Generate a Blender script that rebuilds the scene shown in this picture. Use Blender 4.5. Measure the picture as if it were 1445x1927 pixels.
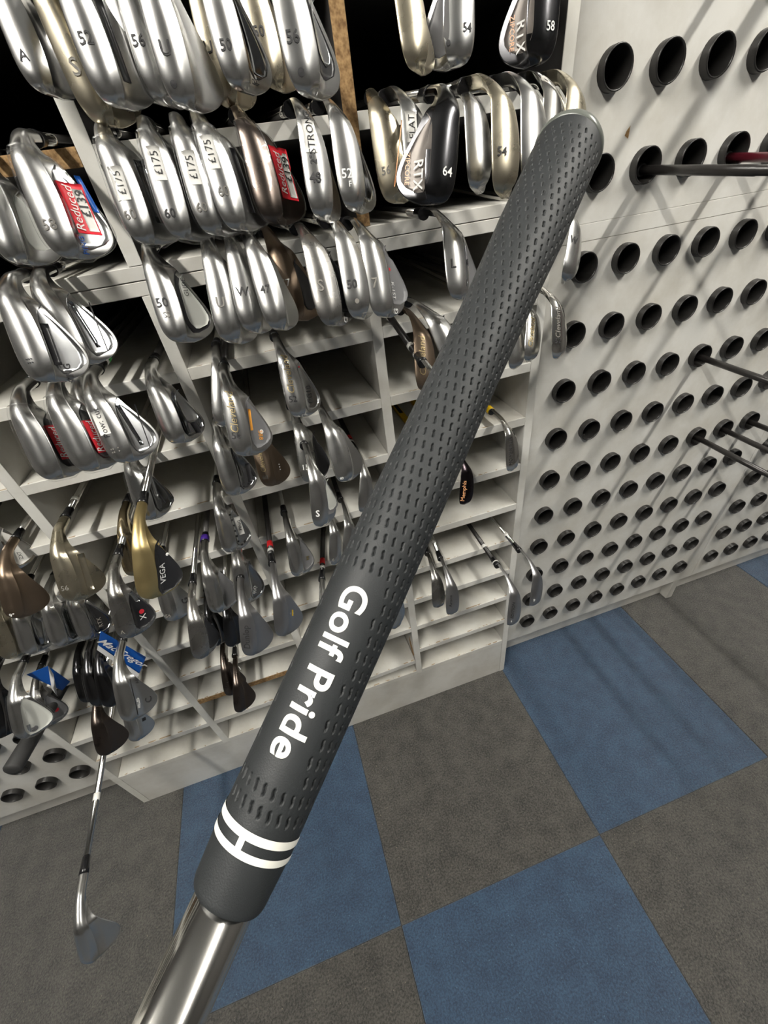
import bpy, bmesh, math, random
import numpy as np
from mathutils import Vector, Matrix
from mathutils.bvhtree import BVHTree

random.seed(7)
SC = bpy.context.scene
COL = SC.collection
for o in list(bpy.data.objects):
    bpy.data.objects.remove(o, do_unlink=True)

# ------------------------------------------------------------------ camera
CAM_POS = (-0.5219, -0.6384, 1.2697)
cam = bpy.data.cameras.new('camera')
cam.sensor_fit = 'VERTICAL'
cam.sensor_height = 24.0
cam.lens = 24.0 * 773.56 / 1927.0
cam.clip_start = 0.01
cam.clip_end = 50
cam_ob = bpy.data.objects.new('camera', cam)
COL.objects.link(cam_ob)
# camera axes (right, up, back) in world coordinates: X along the wall, Y into the wall, Z up
_r = (0.94871, -0.29263, -0.11967)
_u = (0.27405, 0.57241, 0.77281)
_b = (-0.15764, -0.76597, 0.62325)
cam_ob.matrix_world = Matrix(((_r[0], _u[0], _b[0], CAM_POS[0]),
                              (_r[1], _u[1], _b[1], CAM_POS[1]),
                              (_r[2], _u[2], _b[2], CAM_POS[2]),
                              (0, 0, 0, 1)))
SC.camera = cam_ob

# ------------------------------------------------------------------ world, exposure, lamp settings
wd = bpy.data.worlds.new('world')
SC.world = wd
wd.use_nodes = True
wd.node_tree.nodes['Background'].inputs[0].default_value = (0.9, 0.95, 1, 1)
wd.node_tree.nodes['Background'].inputs[1].default_value = 0.15
SC.view_settings.view_transform = 'Standard'
SC.view_settings.look = 'None'
SC.view_settings.exposure = 0.0
SC.view_settings.gamma = 1.0
SC.view_settings.use_curve_mapping = False
CEIL_Z = 2.62
LAMP_EMIT = 140.0
LAMPS = [(-1.25, -0.95), (1.02, -0.95)]

# ------------------------------------------------------------------ materials
MATS = {}
def nodes(name):
    m = bpy.data.materials.new(name)
    m.use_nodes = True
    MATS[name] = m
    nt = m.node_tree
    return m, nt, nt.nodes, nt.links, nt.nodes['Principled BSDF']

def plain(name, col, rough=0.5, metal=0.0, spec=0.5, noise=0.0, nscale=40.0, bump=0.0, bscale=200.0, emit=0.0, coat=0.0):
    m, nt, N, L, p = nodes(name)
    p.inputs['Base Color'].default_value = (*col, 1)
    p.inputs['Roughness'].default_value = rough
    p.inputs['Metallic'].default_value = metal
    p.inputs['Specular IOR Level'].default_value = spec
    p.inputs['Coat Weight'].default_value = coat
    tc = N.new('ShaderNodeTexCoord')
    if noise:
        n = N.new('ShaderNodeTexNoise'); n.inputs['Scale'].default_value = nscale; n.inputs['Detail'].default_value = 5
        L.new(tc.outputs['Object'], n.inputs['Vector'])
        r = N.new('ShaderNodeMapRange')
        r.inputs['To Min'].default_value = 1 - noise; r.inputs['To Max'].default_value = 1 + noise
        L.new(n.outputs['Fac'], r.inputs['Value'])
        mx = N.new('ShaderNodeMix'); mx.data_type = 'RGBA'; mx.blend_type = 'MULTIPLY'; mx.inputs[0].default_value = 1
        mx.inputs[6].default_value = (*col, 1)
        L.new(r.outputs[0], mx.inputs[7]); L.new(mx.outputs[2], p.inputs['Base Color'])
        if metal > .5:
            r2 = N.new('ShaderNodeMapRange')
            r2.inputs['To Min'].default_value = rough * .75; r2.inputs['To Max'].default_value = rough * 1.3
            L.new(n.outputs['Fac'], r2.inputs['Value']); L.new(r2.outputs[0], p.inputs['Roughness'])
    if bump:
        b = N.new('ShaderNodeTexNoise'); b.inputs['Scale'].default_value = bscale; b.inputs['Detail'].default_value = 3
        L.new(tc.outputs['Object'], b.inputs['Vector'])
        bp = N.new('ShaderNodeBump'); bp.inputs['Strength'].default_value = bump; bp.inputs['Distance'].default_value = .001
        L.new(b.outputs['Fac'], bp.inputs['Height']); L.new(bp.outputs[0], p.inputs['Normal'])
    if emit:
        p.inputs['Emission Color'].default_value = (*col, 1)
        p.inputs['Emission Strength'].default_value = emit
    return m

def melamine(name, col, edge=False):
    """white furniture board; with edge=True the front arris shows chipped brown chipboard"""
    m, nt, N, L, p = nodes(name)
    p.inputs['Roughness'].default_value = 0.42
    tc = N.new('ShaderNodeTexCoord'); g = N.new('ShaderNodeNewGeometry')
    n = N.new('ShaderNodeTexNoise'); n.inputs['Scale'].default_value = 9; n.inputs['Detail'].default_value = 8; n.inputs['Roughness'].default_value = .65
    L.new(g.outputs['Position'], n.inputs['Vector'])
    cr = N.new('ShaderNodeValToRGB')
    cr.color_ramp.elements[0].position = .30; cr.color_ramp.elements[0].color = (col[0]*.80, col[1]*.78, col[2]*.74, 1)
    cr.color_ramp.elements[1].position = .62; cr.color_ramp.elements[1].color = (*col, 1)
    L.new(n.outputs['Fac'], cr.inputs[0])
    out = cr.outputs[0]
    if edge:
        # chipped arris: within 2 mm of the front lip, broken up by noise
        sp = N.new('ShaderNodeSeparateXYZ'); L.new(tc.outputs['Object'], sp.inputs[0])
        lt = N.new('ShaderNodeMath'); lt.operation = 'LESS_THAN'; lt.inputs[1].default_value = 0.0028
        L.new(sp.outputs['Y'], lt.inputs[0])
        n2 = N.new('ShaderNodeTexNoise'); n2.inputs['Scale'].default_value = 70; n2.inputs['Detail'].default_value = 6
        L.new(g.outputs['Position'], n2.inputs['Vector'])
        gt = N.new('ShaderNodeMath'); gt.operation = 'GREATER_THAN'; gt.inputs[1].default_value = .56
        L.new(n2.outputs['Fac'], gt.inputs[0])
        mu = N.new('ShaderNodeMath'); mu.operation = 'MULTIPLY'
        L.new(lt.outputs[0], mu.inputs[0]); L.new(gt.outputs[0], mu.inputs[1])
        mx = N.new('ShaderNodeMix'); mx.data_type = 'RGBA'; mx.inputs[7].default_value = (.36, .27, .17, 1)
        L.new(mu.outputs[0], mx.inputs[0]); L.new(out, mx.inputs[6]); out = mx.outputs[2]
    L.new(out, p.inputs['Base Color'])
    return m

def carpet(name, c0, c1):
    m, nt, N, L, p = nodes(name)
    p.inputs['Roughness'].default_value = .95; p.inputs['Specular IOR Level'].default_value = .15
    p.inputs['Sheen Weight'].default_value = .35; p.inputs['Sheen Roughness'].default_value = .6
    g = N.new('ShaderNodeNewGeometry')
    n = N.new('ShaderNodeTexNoise'); n.inputs['Scale'].default_value = 260; n.inputs['Detail'].default_value = 5; n.inputs['Roughness'].default_value = .75
    L.new(g.outputs['Position'], n.inputs['Vector'])
    n2 = N.new('ShaderNodeTexNoise'); n2.inputs['Scale'].default_value = 26; n2.inputs['Detail'].default_value = 4
    L.new(g.outputs['Position'], n2.inputs['Vector'])
    ad = N.new('ShaderNodeMath'); ad.operation = 'MULTIPLY_ADD'; ad.inputs[1].default_value = .22; 
    L.new(n2.outputs['Fac'], ad.inputs[0]); 
    sc = N.new('ShaderNodeMath'); sc.operation = 'MULTIPLY'; sc.inputs[1].default_value = .86
    L.new(n.outputs['Fac'], sc.inputs[0]); L.new(sc.outputs[0], ad.inputs[2])
    cr = N.new('ShaderNodeValToRGB')
    cr.color_ramp.elements[0].position = .44; cr.color_ramp.elements[0].color = (*c0, 1)
    cr.color_ramp.elements[1].position = .64; cr.color_ramp.elements[1].color = (*c1, 1)
    L.new(ad.outputs[0], cr.inputs[0])
    # stray pale fibres
    v = N.new('ShaderNodeTexVoronoi'); v.inputs['Scale'].default_value = 75
    L.new(g.outputs['Position'], v.inputs['Vector'])
    lt = N.new('ShaderNodeMath'); lt.operation = 'LESS_THAN'; lt.inputs[1].default_value = .065
    L.new(v.outputs['Distance'], lt.inputs[0])
    mx = N.new('ShaderNodeMix'); mx.data_type = 'RGBA'; mx.inputs[7].default_value = (c1[0]*2.2+.03, c1[1]*2.0+.03, c1[2]*1.6+.03, 1)
    L.new(lt.outputs[0], mx.inputs[0]); L.new(cr.outputs[0], mx.inputs[6])
    L.new(mx.outputs[2], p.inputs['Base Color'])
    bp = N.new('ShaderNodeBump'); bp.inputs['Strength'].default_value = .9; bp.inputs['Distance'].default_value = .004
    L.new(n.outputs['Fac'], bp.inputs['Height']); L.new(bp.outputs[0], p.inputs['Normal'])
    return m

def chipboard(name):
    m, nt, N, L, p = nodes(name)
    p.inputs['Roughness'].default_value = .85
    g = N.new('ShaderNodeNewGeometry')
    v = N.new('ShaderNodeTexVoronoi'); v.inputs['Scale'].default_value = 420
    n = N.new('ShaderNodeTexNoise'); n.inputs['Scale'].default_value = 160; n.inputs['Detail'].default_value = 6
    L.new(g.outputs['Position'], v.inputs['Vector']); L.new(g.outputs['Position'], n.inputs['Vector'])
    mx = N.new('ShaderNodeMix'); mx.data_type = 'RGBA'; mx.inputs[0].default_value = .35
    cr = N.new('ShaderNodeValToRGB')
    cr.color_ramp.elements[0].position = .3; cr.color_ramp.elements[0].color = (.16, .085, .03, 1)
    cr.color_ramp.elements[1].position = .7; cr.color_ramp.elements[1].color = (.46, .29, .13, 1)
    L.new(n.outputs['Fac'], cr.inputs[0]); L.new(cr.outputs[0], mx.inputs[6])
    L.new(v.outputs['Distance'], mx.inputs[7])
    mx.blend_type = 'SOFT_LIGHT'
    L.new(mx.outputs[2], p.inputs['Base Color'])
    bp = N.new('ShaderNodeBump'); bp.inputs['Strength'].default_value = .5; bp.inputs['Distance'].default_value = .001
    L.new(n.outputs['Fac'], bp.inputs['Height']); L.new(bp.outputs[0], p.inputs['Normal'])
    return m

def film(name):
    m, nt, N, L, p = nodes(name)
    N.remove(p)
    tr = N.new('ShaderNodeBsdfTransparent'); gl = N.new('ShaderNodeBsdfGlossy'); gl.inputs['Roughness'].default_value = .12
    gl.inputs['Color'].default_value = (.95, .96, .97, 1)
    lw = N.new('ShaderNodeLayerWeight'); lw.inputs['Blend'].default_value = .25
    tc = N.new('ShaderNodeTexCoord')
    n = N.new('ShaderNodeTexNoise'); n.inputs['Scale'].default_value = 55; n.inputs['Detail'].default_value = 2; n.inputs['Distortion'].default_value = 1.5
    L.new(tc.outputs['Object'], n.inputs['Vector'])
    bp = N.new('ShaderNodeBump'); bp.inputs['Strength'].default_value = .22; bp.inputs['Distance'].default_value = .003
    L.new(n.outputs['Fac'], bp.inputs['Height']); L.new(bp.outputs[0], gl.inputs['Normal'])
    ad = N.new('ShaderNodeMath'); ad.operation = 'MULTIPLY_ADD'; ad.inputs[1].default_value = .45; ad.inputs[2].default_value = .025
    L.new(lw.outputs['Fresnel'], ad.inputs[0])
    mx = N.new('ShaderNodeMixShader')
    L.new(ad.outputs[0], mx.inputs[0]); L.new(tr.outputs[0], mx.inputs[1]); L.new(gl.outputs[0], mx.inputs[2])
    L.new(mx.outputs[0], N['Material Output'].inputs['Surface'])
    return m

plain('paint_wall', (.16, .155, .15), .8, noise=.04, nscale=3)
plain('ceiling_paint', (.72, .72, .70), .9, noise=.03, nscale=4)
plain('lamp_body', (.8, .8, .8), .5, noise=.02)
plain('lamp_glow', (1.0, .96, .88), .5, emit=LAMP_EMIT)
melamine('board', (.76, .75, .71))
melamine('board_edge', (.82, .81, .765))
melamine('board_worn_shaded', (.68, .67, .625), edge=True)  # chipped lip is wear; the darker base puts compartment shade into the colour
melamine('board_shaded', (.62, .61, .58))  # same white board, darkened so the colour carries the shade inside the bays
plain('cavity_warm', (.20, .18, .165), .48, .55, noise=.06)
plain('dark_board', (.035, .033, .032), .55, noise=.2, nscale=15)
chipboard('chipboard')
plain('tube_plastic', (.020, .019, .018), .36, noise=.25, nscale=60)
carpet('carpet_blue', (.004, .022, .062), (.034, .088, .160))
carpet('carpet_grey', (.006, .0057, .005), (.096, .090, .077))
M_ = dict(c=((.66, .66, .65), .23), n=((.86, .84, .80), .10), b=((.60, .545, .42), .27), d=((.46, .45, .43), .26),
          d2=((.52, .52, .53), .30), k=((.085, .085, .09), .20), w=((.27, .205, .15), .33), w2=((.135, .11, .095), .28),
          g=((.72, .57, .28), .36), g2=((.52, .43, .28), .18), c2=((.52, .52, .50), .26), k2=((.05, .04, .045), .22))
MNAME = dict(c='satin_chrome', n='polished_nickel', b='raw_brass_steel', d='gunmetal', d2='grey_satin', k='black_chrome', w='oiled_bronze',
             w2='dark_bronze', g='gold_plate', g2='aged_gold', c2='worn_chrome', k2='black_copper')
for k, (cc, rr) in M_.items():
    plain(MNAME[k], cc, rr, 1.0, noise=.05, nscale=45)
plain('ink_dark', (.02, .02, .022), .6, noise=.05)
plain('ink_faint', (.20, .19, .17), .5, noise=.1)
plain('ink_white', (.82, .82, .80), .6, noise=.03)
plain('ink_gold', (.75, .60, .33), .35, 1.0, noise=.05)
plain('ink_copper', (.85, .42, .20), .35, noise=.05)
plain('ink_orange', (.85, .36, .04), .45, noise=.05)
plain('ink_red', (.70, .03, .05), .5, noise=.05)
plain('cavity_black', (.018, .018, .02), .35, noise=.2)
plain('cavity_grey', (.16, .16, .165), .4, noise=.15)
plain('cavity_pale', (.55, .56, .52), .45, noise=.08)
plain('cavity_steel', (.55, .56, .57), .22, 1.0, noise=.08)
plain('cavity_mirror', (.32, .33, .35), .08, 1.0, noise=.08)
plain('label_red', (.72, .018, .035), .5, noise=.06)
plain('label_white', (.78, .77, .73), .6, noise=.04)
plain('label_blue', (.005, .075, .34), .35, noise=.1)
plain('card_white', (.75, .75, .76), .5, noise=.05)
plain('shaft_steel', (.70, .69, .66), .13, 1.0, noise=.06)
plain('shaft_black', (.022, .020, .019), .32, noise=.1)
plain('shaft_maroon', (.10, .010, .018), .35, noise=.1)
plain('shaft_grey', (.10, .095, .09), .4, noise=.1)
plain('ferrule_black', (.012, .012, .013), .22, noise=.05)
plain('rubber', (.030, .030, .030), .65, noise=.1, bump=.15, bscale=1500)
plain('grip_rubber', (.019, .0215, .023), .56, spec=.42, noise=.05, nscale=300, bump=.12, bscale=2500)
plain('grip_cap_rubber', (.13, .14, .125), .28, noise=.05)
plain('grip_ink', (.86, .85, .78), .55, noise=.02)
plain('band_white', (.80, .79, .75), .5, noise=.03)
plain('band_red', (.72, .015, .02), .45, noise=.05)
plain('band_green', (.03, .42, .06), .45, noise=.05)
plain('band_purple', (.05, .015, .22), .45, noise=.05)
plain('band_yellow', (.80, .50, .01), .45, noise=.05)
film('clear_film')

# ------------------------------------------------------------------ helpers
def mesh_obj(name, verts, faces, mat, parent=None, smooth=False, flat_angle=None):
    me = bpy.data.meshes.new(name)
    me.from_pydata([tuple(v) for v in verts], [], faces)
    me.update()
    return data_obj(name, me, mat, parent, smooth)

def data_obj(name, me, mat, parent=None, smooth=False):
    if mat is not None and len(me.materials) == 0:
        me.materials.append(MATS[mat])
    if smooth:
        me.polygons.foreach_set('use_smooth', [True] * len(me.polygons))
    o = bpy.data.objects.new(name, me)
    COL.objects.link(o)
    if parent is not None:
        o.parent = parent
    return o

def tag(o, label, cat=None, group=None, kind=None):
    if label: o['label'] = label
    if cat: o['category'] = cat
    if group: o['group'] = group
    if kind: o['kind'] = kind
    return o

def empty(name, loc=(0, 0, 0), mat=None):
    o = bpy.data.objects.new(name, None)
    o.empty_display_size = .05
    COL.objects.link(o)
    if mat is not None: o.matrix_world = mat
    else: o.location = loc
    return o

def box_vf(x0, x1, y0, y1, z0, z1, bev=0.0):
    bm = bmesh.new()
    vs = [bm.verts.new(p) for p in ((x0, y0, z0), (x1, y0, z0), (x1, y1, z0), (x0, y1, z0), (x0, y0, z1), (x1, y0, z1), (x1, y1, z1), (x0, y1, z1))]
    for f in ((0, 3, 2, 1), (4, 5, 6, 7), (0, 1, 5, 4), (1, 2, 6, 5), (2, 3, 7, 6), (3, 0, 4, 7)):
        bm.faces.new([vs[i] for i in f])
    if bev:
        bmesh.ops.bevel(bm, geom=list(bm.edges), offset=bev, segments=1, affect='EDGES')
    bm.verts.index_update()
    v = [tuple(q.co) for q in bm.verts]; f = [[q.index for q in fc.verts] for fc in bm.faces]
    bm.free()
    return v, f

def box(name, x0, x1, y0, y1, z0, z1, mat, parent=None, bev=.0008):
    """box whose origin is its front lower left corner, so object Y starts at the front edge"""
    v, f = box_vf(0, x1 - x0, 0, y1 - y0, 0, z1 - z0, bev)
    o = mesh_obj(name, v, f, mat, parent)
    o.location = (x0, y0, z0)
    return o

def lathe(profile, seg=16, cap0=True, cap1=True):
    """profile: list of (radius, height) along +Z"""
    v = []; f = []
    for r, h in profile:
        for k in range(seg):
            a = 2 * math.pi * k / seg
            v.append((r * math.cos(a), r * math.sin(a), h))
    for i in range(len(profile) - 1):
        for k in range(seg):
            k2 = (k + 1) % seg
            f.append([i*seg+k, i*seg+k2, (i+1)*seg+k2, (i+1)*seg+k])
    if cap0: f.append(list(range(seg))[::-1])
    if cap1: f.append([(len(profile)-1)*seg + k for k in range(seg)])
    return v, f

def axis_matrix(p, d):
    z = Vector(d).normalized()
    x = Vector((1, 0, 0)) if abs(z.x) < .9 else Vector((0, 1, 0))
    y = z.cross(x).normalized(); x = y.cross(z)
    return Matrix(((x.x, y.x, z.x, p[0]), (x.y, y.y, z.y, p[1]), (x.z, y.z, z.z, p[2]), (0, 0, 0, 1)))

_text_cache = {}
def text_mesh(s, bold=0.0, shear=0.0, space=1.0, res=2):
    """2-D lettering outline (height of capitals about 0.7) centred on its bounding box"""
    key = (s, bold, shear, space, res)
    if key in _text_cache: return _text_cache[key]
    cu = bpy.data.curves.new('lettering', 'FONT')
    cu.body = s; cu.size = 1.0; cu.resolution_u = res; cu.offset = bold; cu.shear = shear; cu.space_character = space
    cu.fill_mode = 'FRONT'
    ob = bpy.data.objects.new('lettering', cu)
    me = bpy.data.meshes.new_from_object(ob)
    v = np.array([tuple(q.co[:2]) for q in me.vertices])
    f = [list(p.vertices) for p in me.polygons]
    c0 = (v.min(0) + v.max(0)) / 2
    v = v - c0
    bpy.data.objects.remove(ob); bpy.data.curves.remove(cu); bpy.data.meshes.remove(me)
    _text_cache[key] = (v, f)
    return v, f

# ------------------------------------------------------------------ the room
X0R, X1R, Y0R, Y1R = -3.4, 3.4, -4.0, 1.05
def room_plane(name, pts, mat):
    return tag(mesh_obj(name, pts, [[0, 1, 2, 3]], mat), None, None, None, 'structure')
fl = room_plane('floor', [(X0R, Y0R, -.004), (X1R, Y0R, -.004), (X1R, Y1R, -.004), (X0R, Y1R, -.004)], 'carpet_grey')
room_plane('ceiling', [(X0R, Y0R, CEIL_Z), (X0R, Y1R, CEIL_Z), (X1R, Y1R, CEIL_Z), (X1R, Y0R, CEIL_Z)], 'ceiling_paint')
room_plane('wall_back', [(X0R, Y1R, -.004), (X1R, Y1R, -.004), (X1R, Y1R, CEIL_Z), (X0R, Y1R, CEIL_Z)], 'paint_wall')
room_plane('wall_front', [(X0R, Y0R, -.004), (X0R, Y0R, CEIL_Z), (X1R, Y0R, CEIL_Z), (X1R, Y0R, -.004)], 'paint_wall')
room_plane('wall_left', [(X0R, Y0R, -.004), (X0R, Y1R, -.004), (X0R, Y1R, CEIL_Z), (X0R, Y0R, CEIL_Z)], 'paint_wall')
room_plane('wall_right', [(X1R, Y0R, -.004), (X1R, Y0R, CEIL_Z), (X1R, Y1R, CEIL_Z), (X1R, Y1R, -.004)], 'paint_wall')

# carpet tiles, half a metre square, chequered blue and charcoal
TS = .503
tv, tf = box_vf(.0006, TS - .0006, .0006, TS - .0006, -.004, 0, .0012)
tile_me = {}
for nm in ('carpet_blue', 'carpet_grey'):
    me = bpy.data.meshes.new('carpet_tile'); me.from_pydata(tv, [], tf); me.materials.append(MATS[nm]); tile_me[nm] = me
for i in range(-4, 6):
    for j in range(-5, 1):
        o = data_obj('carpet_tile', tile_me['carpet_blue' if (i + j) % 2 else 'carpet_grey'], None, fl)
        o.location = (-.592 + i * TS, -.478 + j * TS, 0)
        if j == 0: o.scale.y = 1.2          # the last row runs on under the racks
        o['label'] = 'blue carpet tile' if (i + j) % 2 else 'charcoal carpet tile'

# ceiling lamps: batten with a glowing diffuser
for k, (lx, ly) in enumerate(LAMPS):
    b = empty('ceiling_lamp', (lx, ly, CEIL_Z))
    tag(b, 'white ceiling batten lamp above the shop floor', 'lamp', 'ceiling batten lamps')
    o = box('lamp_housing', -.05, .05, -.72, .72, -.045, -.001, 'lamp_body', b)
    o = box('diffuser', -.038, .038, -.70, .70, -.075, -.0455, 'lamp_glow', b, .008)

# ------------------------------------------------------------------ shelving unit
YF, YB = -.024, .93
COLS = [(-1.203, -1.187), (-.924, -.908), (-.650, -.634), (-.372, -.356), (-.100, -.084)]
TOPS = [.172, .274, .377, .480, .583, .689, .792, .895, .998, 1.105]
T = .016
unit = empty('shelving_unit', (-.6435, .45, 0))
tag(unit, 'white pigeonhole shelving unit of worn boards stacked with hanging iron clubs', 'shelving')
UO = Vector(unit.location)
def part(name, x0, x1, y0, y1, z0, z1, mat, parent, bev=.0006):
    o = box(name, x0, x1, y0, y1, z0, z1, mat, parent, bev)
    o.location = Vector((x0, y0, z0)) - UO
    return o
def board_h(x0, x1, ztop, th=T, raw=False, mat='board_worn_shaded', edge='board_edge', name='shelf_board', y1=None):
    b = part(name, x0, x1, YF + .001, y1 or YB, ztop - th, ztop, mat, unit)
    e = box('edge_band', 0, x1 - x0, -.0012, -.0001, 0, th, 'chipboard' if raw else edge, b, .0003)
    e.location = (0, -.0012, 0)
    return b
def board_v(x0, x1, z0, z1, mat='board_shaded', edge='board_edge', name='divider_board'):
    b = part(name, x0, x1, YF + .001, YB, z0, z1, mat, unit)
    e = box('edge_band', 0, x1 - x0, -.0012, -.0001, 0, z1 - z0, edge, b, .0003)
    e.location = (0, -.0012, 0)
    return b
for i, (a, b) in enumerate(COLS):
    board_v(a, b, 0 if i in (0, 4) else .1565, 1.196, name='side_board' if i in (0, 4) else 'divider_board')
for i in range(4):
    xa, xb = COLS[i][1] + .0003, COLS[i+1][0] - .0003
    for j, z in enumerate(TOPS):
        if i == 2 and j == 1:      # sagging loose shelf
            s = board_h(xa, xb, .228)
            s.rotation_euler = (0, math.radians(-2.2), 0); s.location.z -= .010
            continue
        board_h(xa, xb, z, raw=(i == 1 and j == 2))
part('plinth_board', COLS[0][1] + .0003, COLS[4][0] - .0003, YF + .0005, YF + .017, .0, .1555, 'board', unit)
part('top_board', COLS[0][0], COLS[4][1], YF, YB, 1.1965, 1.2115, 'board', unit)
part('back_board', COLS[0][0], COLS[4][1], YB + .0005, YB + .008, 0, 1.70, 'dark_board', unit)  # dark colour stands in for the shade deep in the compartments
# bare chipped patch on the divider beside the loose shelf
ang = [(0, .012), (.010, .030), (.022, .052), (.030, .060), (.033, .040), (.030, .012), (.020, -.004), (.008, -.002)]
pv = [(-.0006, .004 + y, .235 + z) for y, z in ang]
o = mesh_obj('chipped_patch', [(COLS[3][0] + p[0], YF + p[1], p[2]) for p in pv] + [(COLS[3][0] + .001, YF + p[1], p[2]) for p in pv],
             [list(range(8))] + [[k, k + 8, (k + 1) % 8 + 8, (k + 1) % 8] for k in range(8)], 'chipboard', unit)
o.location = -UO
# upper cabinet standing on the lower one: dark inside, partly bare edges
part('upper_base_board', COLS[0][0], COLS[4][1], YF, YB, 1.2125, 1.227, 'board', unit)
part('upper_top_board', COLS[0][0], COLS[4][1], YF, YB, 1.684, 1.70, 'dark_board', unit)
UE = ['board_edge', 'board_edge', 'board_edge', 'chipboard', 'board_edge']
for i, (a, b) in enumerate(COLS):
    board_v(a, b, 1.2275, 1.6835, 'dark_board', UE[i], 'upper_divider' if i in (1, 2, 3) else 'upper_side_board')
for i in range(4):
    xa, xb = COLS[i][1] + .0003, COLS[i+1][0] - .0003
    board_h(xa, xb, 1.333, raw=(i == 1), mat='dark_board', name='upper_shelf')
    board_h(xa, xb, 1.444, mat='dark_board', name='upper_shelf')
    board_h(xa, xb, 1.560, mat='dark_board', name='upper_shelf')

# ------------------------------------------------------------------ tube racks (perforated white boards holding black tubes)
PY = .012                  # front of the board; tube rims stand proud to Y = 0
RO, RI = .0225, .0200
tube_v, tube_f = lathe([(RI - .001, .30), (RI, .002), (RI + .0006, .0), (RO - .0006, .0), (RO, .0012), (RO, .05)], 28, False, False)
tube_v += [((RI - .001) * math.cos(2*math.pi*k/28), (RI - .001) * math.sin(2*math.pi*k/28), .30) for k in range(28)]
tube_f.append([len(tube_v) - 28 + k for k in range(28)])
tube_me = bpy.data.meshes.new('tube'); tube_me.from_pydata(tube_v, [], tube_f); tube_me.materials.append(MATS['tube_plastic'])
tube_me.polygons.foreach_set('use_smooth', [True] * (len(tube_f) - 1) + [False])

def perforated(x0, x1, z0, z1, cx, cz, r, seg=24):
    """board front with round holes, built cell by cell; plus the rim faces around the board"""
    xs = [x0] + [(a + b) / 2 for a, b in zip(cx, cx[1:])] + [x1]
    zs = [z0] + [(a + b) / 2 for a, b in zip(cz, cz[1:])] + [z1]
    v = []; f = []
    for i, x in enumerate(cx):
        for j, z in enumerate(cz):
            a0, a1, b0, b1 = xs[i], xs[i+1], zs[j], zs[j+1]
            base = len(v)
            angs = [2 * math.pi * (k + .5) / seg for k in range(seg)]
            corners = [math.atan2(b - z, a - x) % (2 * math.pi) for a in (a0, a1) for b in (b0, b1)]
            angs = sorted(set([q for q in angs]) | set(corners))
            n = len(angs)
            for q in angs:
                c, s = math.cos(q), math.sin(q)
                t = min([(a1 - x) / c if c > 1e-9 else 9, (a0 - x) / c if c < -1e-9 else 9, (b1 - z) / s if s > 1e-9 else 9, (b0 - z) / s if s < -1e-9 else 9])
                v.append((x + c * t, 0, z + s * t))
                v.append((x + c * r, 0, z + s * r))
            for k in range(n):
                k2 = (k + 1) % n
                f.append([base + 2*k, base + 2*k2, base + 2*k2 + 1, base + 2*k + 1])
    b = len(v)
    v += [(x0, 0, z0), (x1, 0, z0), (x1, 0, z1), (x0, 0, z1), (x0, .016, z0), (x1, .016, z0), (x1, .016, z1), (x0, .016, z1)]
    for k in range(4):
        k2 = (k + 1) % 4
        f.append([b + k, b + 4 + k, b + 4 + k2, b + k2])
    return v, f

def rack(name, label, xa, xb, cols, panels, ydir=PY):
    e = empty(name, ((xa + xb) / 2, .45, 0))
    tag(e, label, 'club rack')
    off = Vector(e.location)
    for pname, z0, z1, zr in panels:
        if zr:
            v, f = perforated(xa, xb, z0, z1, cols, zr, RO - .0003)
            o = mesh_obj(pname, [(p[0] - off.x, p[1] - off.y + ydir, p[2]) for p in v], f, 'board', e)
        else:
            o = box(pname, xa, xb, ydir, ydir + .016, z0, z1, 'board', e, .0006); o.location = Vector((xa, ydir, z0)) - off
        for z in zr:
            for x in cols:
                t = data_obj('tube', tube_me, None, e)
                t.matrix_local = Matrix.Translation(Vector((x, ydir - PY, z)) - off) @ Matrix.Rotation(-math.pi / 2, 4, 'X') @ Matrix.Rotation(random.random() * 6, 4, 'Z')
    o = box('toe_kick', xa + .001, xb - .001, .041, .057, 0, .090, 'board', e); o.location = Vector((xa + .001, .041 + ydir - PY, 0)) - off
    return e, off
DZ = .1051
rowsL = [.176 + DZ * j for j in range(10)]
rowsU = [1.2405, 1.3455, 1.4505, 1.5555]
r1, off1 = rack('club_tube_rack', 'white perforated board with rows of black tubes right beside the shelving unit', -.0835, .6445, [.08 * k for k in range(8)],
     [('lower_panel', .092, 1.1565, rowsL), ('middle_rail', 1.157, 1.1805, []), ('upper_panel', 1.181, 1.70, rowsU)])
o = box('foot_board', .575, .600, .0125, .0405, 0, .0915, 'board', r1); o.location = Vector((.575, .0125, 0)) - off1
for px, pz, w, h in ((.038, 1.278, .007, .010),):
    o = mesh_obj('chip_mark', [(px - off1.x, PY - .0004 - off1.y, pz), (px + w - off1.x, PY - .0004 - off1.y, pz - .004), (px + w - off1.x, PY - .0004 - off1.y, pz + h), (px + .3*w - off1.x, PY - .0004 - off1.y, pz + .5*h)], [[0, 1, 2, 3]], 'chipboard', r1)
r2, off2 = rack('club_tube_rack', 'white perforated tube board at the far right edge beyond the joint', .6455, 1.30, [.683 + .081 * k for k in range(8)],
     [('lower_panel', .092, 1.1565, rowsL), ('middle_rail', 1.157, 1.1805, []), ('upper_panel', 1.181, 1.70, rowsU)])
r3, off3 = rack('club_tube_rack', 'white perforated board with flat black tubes at the lower left corner', -1.86, -1.2035, [-1.283 - .0795 * k for k in range(7)][::-1],
     [('lower_panel', .092, 1.1565, [.184 + DZ * j for j in range(10)]), ('upper_panel', 1.157, 1.70, [])], PY + .014)

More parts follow.
